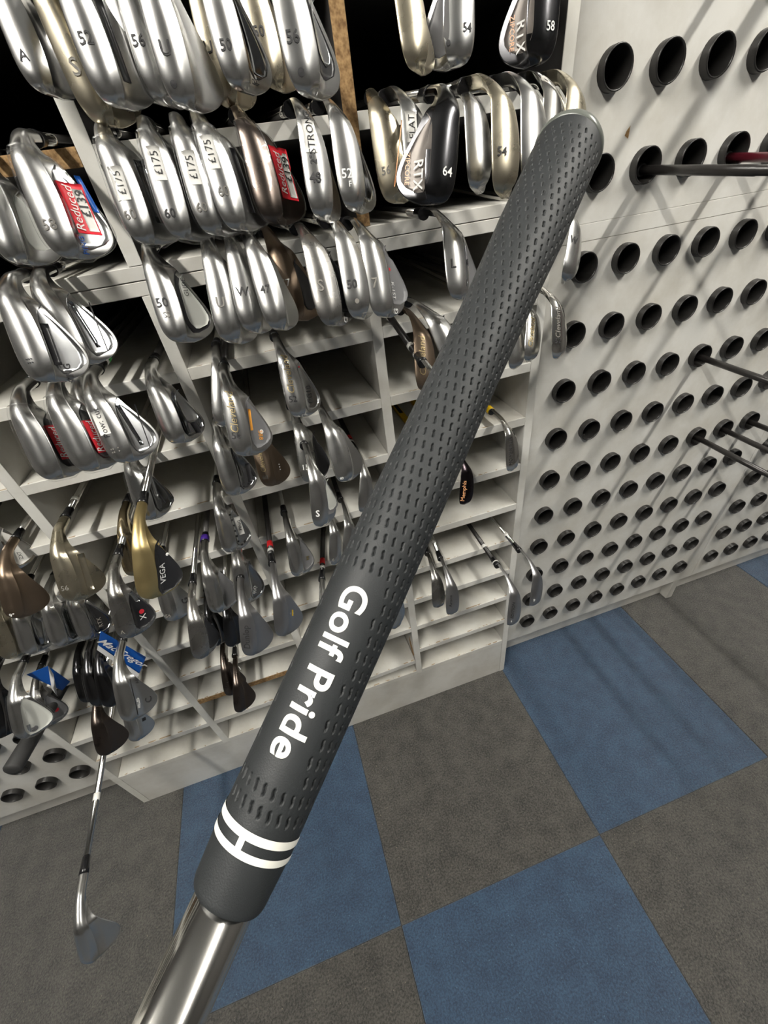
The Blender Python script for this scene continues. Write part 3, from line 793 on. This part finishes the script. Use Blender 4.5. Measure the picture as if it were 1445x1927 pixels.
  ((-0.7489,-0.0865,1.0232),-4.4,-0.2,0.2,1.018,63.7,50,'c',0,'film-wrapped iron stamped A with a bright arrow-shaped back',dict(dress=both(num('A',.062,.010,.011),inlay('cavity_mirror',.014,.072,.019,.005),ridge(.020,.052,.024,.024,'cavity_steel',.006),ridge(.044,.062,.028,.034,'ink_dark',.003)),wrap=True,shape='iron',wide=1.10)),
  ((-0.8821,-0.1046,0.9413),-8.3,-0.2,0.2,1.048,62.4,60,'b',0,'plain brass wedge with a broad ribbed back, left side',dict(dress=both(num('56',.058,.0105,.011,'ink_faint'),ridge(.018,.070,.026,.028,'raw_brass_steel',.008)),shaft='shaft_steel',bands=(('band_white',.105,.007),),wide=1.10)),
  ((-0.8138,-0.0626,0.9181),-12.4,-0.2,0.4,1.012,63.4,50,'g2',0,'aged gold wedge behind the gold and black one',dict(wide=1.10)),
  ((-0.7297,-0.2154,0.9934),-17.1,3.6,0.6,0.990,64.0,58,'g',0,'gold-soled wedge with a black back and four white letters',dict(dress=both(inlay('cavity_black',.008,.078,.019,.000,'black_back'),inlay('cavity_black',.012,.076,.022,.002),btext('VEGA',.050,.028,.010,'ink_white',180,.008,lift=.0014),dot(.028,.038,.002,'ink_white','back','small_mark')),wide=1.10)),
  ((-0.8113,-0.0652,0.8002),-7.3,-0.2,0.3,0.998,63.9,58,'c',0,'grey wedge with a boxed G on its back, below the black and gold one',dict(dress=both(btext('G',.052,.038,.015,'ink_dark',180,.01),num('56',.066,.0105,.0105,'ink_faint')),wide=1.10)),
  ((-0.8149,-0.1719,0.8981),-10.3,1.7,0.4,0.991,64.0,54,'d',0,'gunmetal iron with a red-marked cavity below the brass wedge',dict(dress=both(num('A',.066,.0105,.010,'ink_faint'),inlay('cavity_black',.014,.072,.019,.005),ridge(.016,.032,.022,.028,'cavity_steel',.006),btext('X',.056,.034,.012,'ink_white',180,lift=.0012),dot(.048,.036,.0035,'ink_red','back','red_mark')),wide=1.10)),
  ((-0.9731,-0.0807,0.9167),-13.1,-0.2,0.3,1.012,63.0,60,'w',0,'brown wedge with a plain broad back at the left edge',dict(dress=num('9°',.072,.012,.009,'ink_white'),wide=1.10)),
  ((-0.9973,-0.0220,0.9525),-1.2,0.4,-0.0,0.961,64.6,50,'c',0,'silver iron with a pale lettered back cut by the left edge',dict(dress=both(inlay('label_white',.012,.074,.019,.005),btext('ZX7',.060,.032,.007,'ink_dark',180,lift=.0012)),wide=1.10)),
  ((-1.0585,-0.0538,0.8165),-9.4,-0.2,0.2,1.014,62.9,50,'b',0,'film-wrapped brassy wedge at the left end of the crowded row',dict(wrap=True,wide=1.10)),
  ((-1.0337,-0.0509,0.8080),-9.9,-0.2,0.3,1.002,63.4,50,'c',0,'film-wrapped iron with bright folded back, second in the crowded row',dict(dress=both(inlay('cavity_mirror',.014,.072,.019,.005),ridge(.024,.070,.034,.030,'cavity_steel',.006)),wrap=True,wide=1.10)),
  ((-0.9842,-0.0568,0.8132),-8.2,-0.2,0.2,1.011,63.2,54,'c',0,'film-wrapped mirror wedge, third in the crowded row under the brass wedge',dict(dress=inlay('cavity_mirror',.012,.074,.020,.005),wrap=True,wide=1.10)),
  ((-0.9543,-0.0525,0.8019),-3.7,-0.0,0.1,0.995,64.0,58,'c',0,'film-wrapped wedge with a broad dark mirror back, end of the crowded row',dict(dress=both(inlay('cavity_mirror',.010,.076,.019,.004),btext('RTX',.056,.034,.009,'ink_faint',180,lift=.001)),wrap=True,wide=1.10)),
  ((-1.0684,-0.1333,0.7123),-13.5,-0.2,0.4,0.999,63.4,62,'c',0,'film-wrapped head with a big pale oval inlay at the lower left',dict(dress=both(inlay('cavity_pale',.010,.076,.012,.004,'pale_inlay',.0008),dot(.068,.028,.005,'cavity_grey','back','toe_disc')),wrap=True,wide=1.10)),
  ((-1.1314,-0.0457,0.6041),-11.4,-0.2,0.3,1.000,63.5,56,'d',0,'grey film-wrapped head just behind the pale oval inlay head',dict(dress=both(inlay('cavity_grey',.014,.072,.018,.005),dot(.052,.036,.004,'ink_red','back','red_mark')),wrap=True,wide=1.10)),
  ((-1.0479,-0.0344,0.6235),-9.0,-0.2,0.2,1.006,63.3,48,'k',0,'black wrapped head, leftmost of three beside the blue card',dict(wrap=True,shape='iron',wide=1.10)),
  ((-0.9714,-0.1104,0.6950),-10.9,1.2,0.6,0.982,64.8,48,'k',0,'black wrapped head with ridged edge, middle of three',dict(wrap=True,shape='iron',wide=1.10)),
  ((-0.9511,-0.1190,0.6957),-9.8,0.7,0.4,0.990,64.2,52,'k',0,'black head marked 12, rightmost of three under the blue card',dict(dress=both(btext('PITCH',.022,.030,.006,'ink_white',180),btext('12',.030,.026,.010,'ink_white',180,.01),btext('1234',.060,.026,.005,'ink_white',180)),wide=1.10)),
  ((-1.1109,-0.1094,0.7159),-15.8,-0.3,-0.6,1.097,58.5,48,'k',0,'black head cut by the left edge beside the pale oval inlay head',dict(dress=btext('12',.050,.028,.008,'ink_white',180),wide=1.10)),
  ((-0.8979,-0.1678,0.7227),-9.4,-0.3,0.7,1.053,60.7,60,'c',0,'grey wedge with long neck in front of the blue card',dict(dress=both(ridge(.014,.074,.020,.021,'ink_dark',.0008),btext('ABC',.020,.030,.006,'ink_dark',180),btext('MILLED',.055,.026,.005,'ink_white',180),btext('C',.058,.040,.013,'ink_dark',180,.01)),wide=1.10)),
  ((-1.0160,-0.0651,0.4900),-9.8,-0.2,0.3,1.002,63.5,56,'c',0,'grey wedge with a black badge under the long-necked grey wedge',dict(dress=btext('III',.040,.034,.010,'ink_dark',180,.02),wide=1.10)),
  ((-1.0071,-0.1346,0.5914),-11.9,-0.2,0.2,1.016,62.4,56,'w2',0,'dark bronze wedge above the lowest hanging shaft',dict(wide=1.10)),
  ((-1.0294,-0.3903,0.4799),-13.8,1.2,-2.6,1.006,62.4,60,'c',0,'chrome wedge on a long bare shaft reaching down over the carpet',dict(bands=(('band_white',.165,.012),),wide=1.10)),
  ((-0.5868,-0.1511,1.1163),-8.8,-0.2,0.4,1.028,63.9,60,'c',0,'large satin wedge stamped 56 with orange marks on a dark back',dict(dress=both(num('56',.056,.0105,.0125),script('Cleveland',.030,.010,.0115,'ink_gold'),inlay('cavity_grey',.014,.072,.021,.006),ridge(.028,.052,.024,.023,'ink_orange',.0035),btext('588',.058,.036,.0075,'ink_orange',0,lift=.001),dot(.054,.040,.0025,'ink_white','back','ring_mark')),shaft='shaft_black',wide=1.10)),
  ((-0.5933,-0.0863,1.1280),-18.2,-0.2,0.7,1.014,64.0,46,'c',0,'chrome iron hidden behind the wedge with orange marks',dict(shape='iron',wide=1.10)),
  ((-0.6272,-0.1078,1.0372),-4.7,-0.2,3.2,0.988,64.0,54,'c',0,'chrome iron with a black slot below the wedge with orange marks',dict(dress=both(inlay('cavity_mirror',.014,.074,.019,.005),ridge(.016,.070,.020,.020,'cavity_black',.003),ridge(.040,.066,.036,.036,'cavity_black',.007)),wide=1.10)),
  ((-0.5856,-0.0581,1.0058),-3.9,0.1,0.1,0.990,64.1,60,'w',0,'bronze wedge stamped 60 with white dots on its back',dict(dress=both(num('60',.064,.0105,.010,'ink_faint'),script('Cleveland',.036,.0105,.010,'ink_gold'),dot(.050,.036,.0009,'ink_white','back','white_dot'),dot(.054,.036,.0009,'ink_white','back','white_dot'),dot(.058,.036,.0009,'ink_white','back','white_dot')),wide=1.10)),
  ((-0.5164,-0.1068,1.1267),-4.9,-0.2,0.3,1.019,64.2,54,'c',0,'chrome wedge stamped 52 with a tiny red dot on its back',dict(dress=both(num('52',.058,.0105,.012),script('Cleveland',.028,.0105,.0115,'ink_gold'),inlay('cavity_steel',.014,.074,.019,.004),btext('CG10',.054,.034,.009,'ink_dark',180,.008,lift=.0012),dot(.020,.028,.0011,'ink_red','back','red_dot')),wide=1.10)),
  ((-0.5207,-0.1045,1.0284),-8.4,-0.2,0.4,1.035,63.8,52,'c2',0,'worn chrome wedge with black back, scratched tick and a red 5',dict(dress=both(num('15',.058,.0105,.012,'ink_white'),inlay('cavity_black',.012,.076,.024,.000),btext('HUNTER',.044,.019,.0055,'ink_faint',180)),wide=1.10)),
  ((-0.4830,-0.1318,1.0319),-2.8,-0.2,0.2,1.039,63.6,54,'c',0,'satin wedge with small white 8 at the toe next to red shaft bands',dict(dress=both(num('8',.074,.0105,.008,'ink_white',90),btext('RAW',.036,.022,.005,'ink_dark',180)),shaft='shaft_black',wide=1.23)),
  ((-0.5180,-0.1823,0.9983),-12.3,3.9,0.6,0.977,64.7,50,'c',0,'grey iron stamped S with an oval cavity in the middle bays',dict(dress=both(num('S',.058,.0095,.0145,'ink_white'),inlay('cavity_grey',.012,.066,.020,.006),inlay('cavity_pale',.016,.060,.023,.009,'pale_inlay',.001)),shape='iron',wide=1.10)),
  ((-0.4310,-0.0546,0.9026),-19.8,0.6,1.0,0.985,64.8,46,'c',0,"chrome iron with a red shaft band tucked against the grip's left edge",dict(shape='iron',shaft='shaft_black',bands=(('band_white',.090,.006),('band_red',.102,.014)),wide=1.20)),
  ((-0.6724,-0.0676,0.9132),-7.5,-0.2,0.3,1.009,63.7,54,'c',0,'chrome wedge with black dots along a white back badge',dict(dress=both(inlay('cavity_steel',.014,.072,.019,.004),ridge(.026,.056,.026,.030,'label_white',.010),btext('PING',.040,.034,.0075,'ink_dark',180,.01,lift=.0012),dot(0.020,0.024,.0016,'ink_dark','back','weight_port'),dot(0.029,0.025,.0016,'ink_dark','back','weight_port'),dot(0.038,0.026,.0016,'ink_dark','back','weight_port'),dot(0.047,0.026,.0016,'ink_dark','back','weight_port'),dot(0.056,0.028,.0016,'ink_dark','back','weight_port'),dot(0.065,0.029,.0016,'ink_dark','back','weight_port'),dot(.072,.034,.0018,'ink_dark','back','weight_port'),dot(.068,.040,.0018,'ink_dark','back','weight_port')),wide=1.10)),
  ((-0.7243,-0.0966,0.8249),-8.4,-0.2,0.2,1.041,62.4,56,'c',0,'chrome wedge on a grey shaft with a purple band',dict(dress=inlay('cavity_grey',.010,.076,.020,.002),shaft='shaft_grey',bands=(('band_purple',.062,.012),),wide=1.10)),
  ((-0.6726,-0.1024,0.8315),-13.4,-0.2,0.2,1.051,62.2,54,'c',0,'chrome wedge stamped 56 with white lettering on a blue-grey back',dict(dress=both(num('56',.048,.0105,.0105,'ink_dark',90),inlay('cavity_mirror',.012,.074,.020,.003),btext('flip',.060,.032,.011,'ink_white',180,.01,lift=.0012)),wide=1.10)),
  ((-0.6739,-0.1846,0.8005),-14.0,-0.2,0.4,1.017,63.0,60,'d2',0,'grey teardrop wedge with dark script along the sole, lower middle',dict(dress=script('Dunlop',.046,.0115,.0125,'ink_dark'),wide=1.10)),
  ((-0.6211,-0.1688,0.7975),-15.3,0.9,0.6,1.000,64.0,60,'d2',0,'grey teardrop wedge with a small yellow mark on its back',dict(dress=ridge(.040,.050,.030,.030,'band_yellow',.0014),bands=(('band_white',.092,.006),('band_red',.104,.014)),shaft='shaft_black',wide=1.10)),
  ((-0.5847,-0.0617,0.8139),-9.9,-0.2,0.3,1.014,63.6,56,'c',0,'chrome wedge with a small badge beside the two red bands',dict(dress=both(inlay('cavity_grey',.014,.072,.021,.005),btext('M',.052,.036,.010,'ink_gold',180,.01,lift=.0012)),wide=1.10)),
  ((-0.5059,-0.0540,0.7994),-17.5,1.0,0.9,0.979,65.1,46,'c',0,'slim chrome iron, left of two narrow ones beside the grip',dict(dress=num('6',.066,.009,.010,'ink_faint'),shape='iron',shaft='shaft_black',bands=(('band_white',.092,.006),('band_red',.104,.014)),wide=1.12)),
  ((-0.4760,-0.0468,0.7998),-20.4,0.5,1.0,0.990,64.8,48,'c',0,"slim chrome iron pressed against the grip's left side",dict(shape='iron',shaft='shaft_black',wide=1.15)),
  ((-0.7706,-0.0715,0.6930),-9.1,4.5,0.9,0.943,68.0,50,'k',0,'black head lettered along its sole, lower middle cluster',dict(dress=script('PROGEN',.040,.0105,.0095,'ink_white',90,0),wide=0.99)),
  ((-0.7515,-0.1628,0.7989),-13.2,0.4,0.5,1.003,63.6,46,'d',0,'square dark chrome head left of the black lettered head',dict(dress=inlay('cavity_black',.012,.070,.022,.006),shape='iron',wide=1.21)),
  ((-0.7369,-0.0820,0.6926),-15.1,4.0,1.4,0.949,67.6,58,'k',0,'round black head tucked behind the grey teardrop wedge',dict(wide=1.10)),
  ((-0.8148,-0.0361,0.4910),-11.8,0.3,0.5,0.993,64.4,60,'w2',0,'dark bronze wedge with long neck, lowest of the middle cluster',dict(dress=both(ridge(.018,.028,.036,.040,'ink_white',.002),ridge(.046,.054,.028,.028,'ink_white',.0008)),wide=1.10)),
  ((-0.7888,-0.0813,0.4882),-16.8,-0.2,0.7,1.000,64.0,56,'w2',0,'small dark bronze wedge under the long-necked bronze one',dict(wide=1.10)),
  ((-0.3235,-0.0661,0.6018),-7.9,-0.1,9.8,1.019,62.2,46,'d',0,'grey iron, left of the pair hanging just right of the grip',dict(shape='iron',wide=1.32)),
  ((-0.3009,-0.0943,0.6029),-11.4,-0.1,7.7,1.031,62.3,46,'d2',0,'grey iron with faint lettering, right of the pair beside the grip',dict(dress=script('Ransom',.045,.0105,.008,'ink_dark'),shape='iron',bands=(('band_white',.112,.008),),wide=1.35)),
  ((-0.1910,-0.1635,0.6025),-19.6,-0.2,2.0,1.052,62.7,50,'d2',0,"grey wedge on a black shaft in the right bay's lower shelves",dict(dress=both(script('EDITION',.045,.0105,.0085,'ink_dark'),num('s',.068,.0105,.008,'ink_white')),shaft='shaft_black',bands=(('band_white',.118,.008),('band_white',.070,.002)),wide=1.46)),
  ((-0.1216,-0.1385,0.5993),-20.6,0.2,0.2,1.033,63.9,46,'d2',0,'grey iron hanging over the tube board at lower right',dict(dress=num('9',.064,.0105,.010,'ink_white'),shape='iron',shaft='shaft_steel',bands=(('band_white',.112,.008),),wide=1.46)),
  ((-0.1686,-0.0651,0.9115),-7.9,2.0,2.5,1.008,63.7,46,'n',0,'slim polished trainer iron with a yellow band above its neck',dict(dress=script('MOMENTUS',.044,.0095,.0088,'ink_dark',90,0),shape='iron',wide=1.24,bands=(('band_yellow',.062,.014),))),
  ((-0.2357,-0.0346,0.8402),-18.3,0.5,0.9,1.011,64.9,48,'k2',0,'black and chrome head with copper lettering right of the grip',dict(dress=both(script('Memphis',.052,.0095,.011,'ink_copper',90,0),btext('X-act',.050,.028,.009,'ink_copper',0)),wide=1.42)),
  ((-0.4311,-0.1530,0.6949),-19.3,0.9,0.9,1.003,64.5,50,'c',0,'chrome toe showing beyond the lower right edge of the grip',dict(wide=1.20)),
  ((-0.3456,-0.1270,1.1329),-10.8,0.1,0.9,1.032,64.8,48,'w',0,'bronze iron with pale script beside the shaft with two white rings',dict(dress=script('Cleveland',.040,.0105,.0115,'ink_gold'),shape='iron',wide=1.30)),
  ((-0.3580,-0.2233,1.0848),-5.1,7.4,3.8,0.975,64.4,54,'c',0,'club on a black shaft with two white rings running under the grip',dict(shaft='shaft_black',bands=(('band_white',.107,.009),('band_white',.0845,.0015),('band_white',.0875,.001)),wide=1.28)),
  ((-0.5645,-0.1426,0.7003),-7.7,-0.3,11.4,1.031,62.0,50,'c',0,"club with a bright red shaft band vanishing behind the grip's lower left side",dict(shaft='shaft_black',bands=(('band_white',.090,.006),('band_red',.102,.014)),wide=1.10)),
  ((-0.3296,-0.1197,1.1365),13.4,-0.2,-0.4,1.027,63.7,56,'c',0,"bright chrome wedge half covered by the grip's upper left side",dict(dress=inlay('cavity_steel',.012,.074,.020,.005),shaft='shaft_steel',wide=1.31)),
]
for _c in CLUBS:
    make_club(*_c[:10], **_c[10])

# ------------------------------------------------------------------ clubs standing in the tube board on the right
def tube_club(x, z, pitch, shaft, label, rho, loft=52, yaw=0.0):
    d = .60
    O = (x, -d, z - d * math.tan(math.radians(pitch)))
    make_club(O, rho, pitch, yaw, 1.0, 62, loft, 'c', 0, label, shape='iron', shaft=shaft, group='clubs in the tube board')
tube_club(.082, 1.2335, 3.0, 'shaft_black', 'thick black shaft in the upper tube row, nearest the shelves', 8)
tube_club(.243, 1.2335, 3.4, 'shaft_maroon', 'maroon shaft in the upper tube row', -20)
tube_club(.320, .9050, 1.3, 'shaft_black', 'lone black shaft in the middle of the tube board', 12)
tube_club(.400, .6945, 1.3, 'shaft_black', 'lowest black shaft, left of three side by side in one tube row', 16)
tube_club(.480, .6945, 0.8, 'shaft_black', 'black shaft in the middle of three side by side', 10)
tube_club(.560, .6945, -.8, 'shaft_black', 'black shaft, right of three side by side at the edge', 14)

for k, (tx, tz) in enumerate(((.16, 1.4505), (.24, 1.4505), (.32, 1.5555), (.40, 1.3455), (.683, .7015), (.764, 1.1219))):
    tube_club(tx, tz - .007, 2.0 + .3 * (k % 3), 'shaft_black' if k % 3 else 'shaft_steel', 'club in the tube board beyond the right edge, throwing a streak of shadow', 10 - 6 * (k % 4))

# club pushed in head first: only the black grip shows
bp = Vector((-1.1336, -.1687, .5691)); yw, pt = math.radians(8), math.radians(-7)
ad = Vector((math.sin(yw) * math.cos(pt), math.cos(yw) * math.cos(pt), math.sin(pt)))
e = empty('golf_club', mat=axis_matrix(bp, ad))
tag(e, 'black rubber grip end poking out at the lower left above the tube board', 'golf club')
v, f = lathe([(.006, -.001), (.0126, 0), (.0142, .002), (.0138, .05), (.0110, .15), (.0092, .262), (.0075, .268)], 20)
data_obj('grip', (lambda m: (m.from_pydata(v, [], f), m)[1])(bpy.data.meshes.new('grip')), 'rubber', e, True)
v, f = lathe([(.0068, .262), (.0062, .60)], 14)
data_obj('shaft', (lambda m: (m.from_pydata(v, [], f), m)[1])(bpy.data.meshes.new('shaft')), 'shaft_steel', e, True)

# ------------------------------------------------------------------ blue swing tags, yellow sticks
def card(name, label, quad, mat, th=.0012):
    q = [Vector(p) for p in quad]
    n = (q[1] - q[0]).cross(q[-1] - q[0]).normalized()
    k = len(q)
    vv = [p for p in q] + [p + n * th for p in q]
    ff = [list(range(k))[::-1], [k + i for i in range(k)]] + [[i, (i+1) % k, (i+1) % k + k, i + k] for i in range(k)]
    ctr = sum(q, Vector()) / k
    o = mesh_obj(name, [p - ctr for p in vv], ff, mat)
    o.location = ctr
    tag(o, label, 'tag')
    return o, q, n, ctr
o, q, n, ctr = card('swing_tag', 'bright blue swing tag with white script and a white stripe', [(-.9088, -.100, .756), (-.8786, -.104, .6661), (-.9166, -.100, .6163), (-.9368, -.096, .7136)], 'label_blue')
ex = (q[1] - q[0]).normalized(); ey = (q[0] - q[3]); ey = (ey - ex * ey.dot(ex)).normalized()
out = ex.cross(ey)
w = (q[1] - q[0]).length
tv2, tf2 = text_mesh('MacGregor', .01, .3)
tvv = [((q[0] + q[1] + q[2] + q[3]) / 4 + ex * (a * .021) + ey * (.006 + b * .021) + out * (.0022)) - ctr for a, b in tv2]
mesh_obj('tag_lettering', tvv, tf2, 'ink_white', o)
tvv = [((q[0] + q[1] + q[2] + q[3]) / 4 + ex * (a * .021) + ey * (.006 + b * .021) - out * (.0022)) - ctr for a, b in tv2]
s0, s1 = q[3] + (q[0]-q[3])*.02, q[2] + (q[1]-q[2])*.02
s2, s3 = q[2] + (q[1]-q[2])*.24, q[3] + (q[0]-q[3])*.30
mesh_obj('white_stripe', [p - ctr + out * .0017 for p in (s0, s1, s2, s3)], [[0, 1, 2, 3]], 'card_white', o)
o2, q, n, ctr = card('swing_tag', 'blue packaging card with a curled clear edge beside the black heads', [(-1.1019, -.045, .6526), (-1.0632, -.045, .6574), (-1.0584, -.045, .5985), (-1.075, -.052, .590)], 'label_blue')
st = [(-1.0571, -.050, .6651), (-1.0540, -.060, .6486), (-1.080, -.062, .590), (-1.088, -.052, .592)]
mesh_obj('curled_film', [Vector(p) - ctr for p in st] + [Vector((-1.068, -.070, .625)) - ctr], [[0, 1, 4], [1, 2, 4], [2, 3, 4], [3, 0, 4]], 'card_white', o2, True)
for (xa, ya), (xb, yb), nm, lab in (((-.300, .25), (-.303, .055), 'band_yellow', 'flat yellow stick lying in the right bay left of the grip'),
                                    ((-.250, .27), (-.262, .12), 'band_yellow', 'second yellow stick deeper inside the right bay')):
    d = Vector((xb - xa, yb - ya, 0)); L_ = d.length
    v, f = box_vf(-.006, .006, 0, L_, 0, .006, .0012)
    o = mesh_obj('yellow_stick', v, f, nm)
    o.location = (xa, ya, .8956)
    o.rotation_euler = (0, 0, math.atan2(d.y, d.x) - math.pi / 2)
    tag(o, lab, 'stick', 'yellow sticks on the shelf')
    v, f = box_vf(-.0035, .0035, L_ * .35, L_ * .75, .0061, .0064)
    mesh_obj('print_strip', v, f, 'ink_dark', o)

# ------------------------------------------------------------------ the club held close to the camera
GB, GM = Vector((-.3810, -.4434, 1.2702)), Vector((-.5650, -.6051, 1.1464))
GL = (GM - GB).length
ga = (GM - GB).normalized()
tc_ = Vector(CAM_POS) - GB
g1 = (tc_ - ga * tc_.dot(ga)).normalized()
g2 = ga.cross(g1)
Mg = Matrix(((g1.x, g2.x, ga.x, GB.x), (g1.y, g2.y, ga.y, GB.y), (g1.z, g2.z, ga.z, GB.z), (0, 0, 0, 1)))
gc = empty('golf_club', mat=Mg)
tag(gc, 'golf club held up close with a black rubber grip lettered in white', 'golf club')
GU = np.array([0, .05, .085, .12, .2, .262, GL]); GR = np.array([.0135, .0130, .0118, .0111, .01075, .0098, .0089])
def grad(u): return np.interp(u, GU, GR)
NA, NU = 340, 1150
us = np.linspace(.002, GL, NU); an = np.linspace(-math.pi, math.pi, NA, endpoint=False)
U, A_ = np.meshgrid(us, an, indexing='ij')
depth = np.zeros_like(U)
ring_p = .0043; nd = 26
for k in range(60):
    uc = .009 + k * ring_p
    if uc > .2555: break
    sel = np.abs(us - uc) < .0017
    if not sel.any(): continue
    Us = U[sel]; As = A_[sel]; R_ = grad(Us)
    step = 2 * math.pi / nd
    off = (k % 2) * step / 2
    idx = np.round((As - off) / step); ac = idx * step + off
    dx = (As - ac) * R_; du = Us - uc
    dx = dx + .00018 * np.sin(du / .0013 * 3.1)            # slightly wavy dimple
    wdt = .00040 * (1 - .35 * np.cos(du / .00125 * 6.28) ** 2)
    shp = np.clip(1.25 - np.maximum((dx / wdt) ** 2, 0) - (du / .00135) ** 4, 0, 1)
    deg = np.degrees(ac)
    plain_zone = (uc > .1975) & (uc < .2475) & (deg > -21) & (deg < 64)
    depth[sel] = np.where(plain_zone, 0, shp)
Rr = grad(U) - .00085 * depth
end = np.clip((us - (GL - .0012)) / .0012, 0, 1)[:, None]
Rr = Rr - .0002 * end ** 2
V = np.stack([Rr * np.cos(A_), Rr * np.sin(A_), U], 2).reshape(-1, 3)
ii = np.arange(NU - 1)[:, None]; kk = np.arange(NA)[None, :]; k2 = (kk + 1) % NA
F = np.stack([ii * NA + kk, ii * NA + k2, (ii + 1) * NA + k2, (ii + 1) * NA + kk], 2).reshape(-1, 4)
me = bpy.data.meshes.new('grip')
me.vertices.add(len(V)); me.vertices.foreach_set('co', V.astype(np.float32).ravel())
me.loops.add(F.size); me.loops.foreach_set('vertex_index', F.astype(np.int32).ravel())
me.polygons.add(len(F)); me.polygons.foreach_set('loop_start', (np.arange(len(F)) * 4).astype(np.int32))
me.update(calc_edges=True)
grip = data_obj('grip', me, 'grip_rubber', gc, True)
grip['label'] = 'black dimpled rubber grip'
# cap at the butt and lip at the mouth
v, f = lathe([(.0015, -.0052), (.0060, -.0050), (.0104, -.0040), (.0128, -.0022), (.0138, .0002), (.01385, .0018), (.0134, .0030), (.0126, .0031)], 64)
data_obj('grip_cap', (lambda m: (m.from_pydata(v, [], f), m)[1])(bpy.data.meshes.new('grip_cap')), 'grip_cap_rubber', gc, True)
v, f = lathe([(.0087, GL - .0005), (.0086, GL + .0002), (.0070, GL + .0002)], 64, False, False)
data_obj('grip_mouth', (lambda m: (m.from_pydata(v, [], f), m)[1])(bpy.data.meshes.new('grip_mouth')), 'grip_rubber', gc, True)
v, f = lathe([(.00725, GL - .004), (.00722, GL + .12), (.0068, GL + .1205), (.0066, GL + .35), (.0060, GL + .3505), (.0058, GL + .60)], 48)
data_obj('shaft', (lambda m: (m.from_pydata(v, [], f), m)[1])(bpy.data.meshes.new('shaft')), 'shaft_steel', gc, True)

def on_grip(name, v2, f2, u0, phi0, size, mat, parent, lift=.00018):
    bm = bmesh.new()
    vs = [bm.verts.new((a * size, b * size, 0)) for a, b in v2]
    for q in f2:
        try: bm.faces.new([vs[i] for i in q])
        except ValueError: pass
    bmesh.ops.triangulate(bm, faces=list(bm.faces))
    for _ in range(3):
        long_ = [e_ for e_ in bm.edges if e_.calc_length() > .0007]
        if not long_: break
        bmesh.ops.subdivide_edges(bm, edges=long_, cuts=1, use_grid_fill=False)
        bmesh.ops.triangulate(bm, faces=[q for q in bm.faces if len(q.verts) > 3])
    bm.verts.index_update()
    pts = []
    for p in bm.verts:
        u = u0 + p.co.x; r = float(grad(u)); ph = math.radians(phi0) - p.co.y / r
        pts.append(((r + lift) * math.cos(ph), (r + lift) * math.sin(ph), u))
    fs = [[q.index for q in fc.verts] for fc in bm.faces]
    bm.free()
    return mesh_obj(name, pts, fs, mat, parent)
tv3, tf3 = text_mesh('Golf Pride', .022, space=1.06, res=10)
wd_ = tv3[:, 0].max() - tv3[:, 0].min()
on_grip('grip_lettering', tv3, tf3, .2213, 11.0, .0430 / wd_, 'grip_ink', grip)
def ring_strip(u0, u1, p0, p1, name):
    n = 48; pts = []; fs = []
    for k in range(n + 1):
        ph = math.radians(p0 + (p1 - p0) * k / n)
        tp = min(1, min(k, n - k) / 1.5 + .35) * .5
        um = (u0 + u1) / 2; h = (u1 - u0)
        for u in (um - h * tp, um + h * tp):
            r = float(grad(u)) + .00018
            pts.append((r * math.cos(ph), r * math.sin(ph), u))
    fs = [[2*k, 2*k+2, 2*k+3, 2*k+1] for k in range(n)]
    return mesh_obj(name, pts, fs, 'grip_ink', grip)
ring_strip(.2580, .2598, -84, 106, 'grip_ring')
ring_strip(.2618, .2634, -84, 106, 'grip_ring')
ring_strip(.2597, .2619, 8.5, 17.5, 'grip_ring_bar')
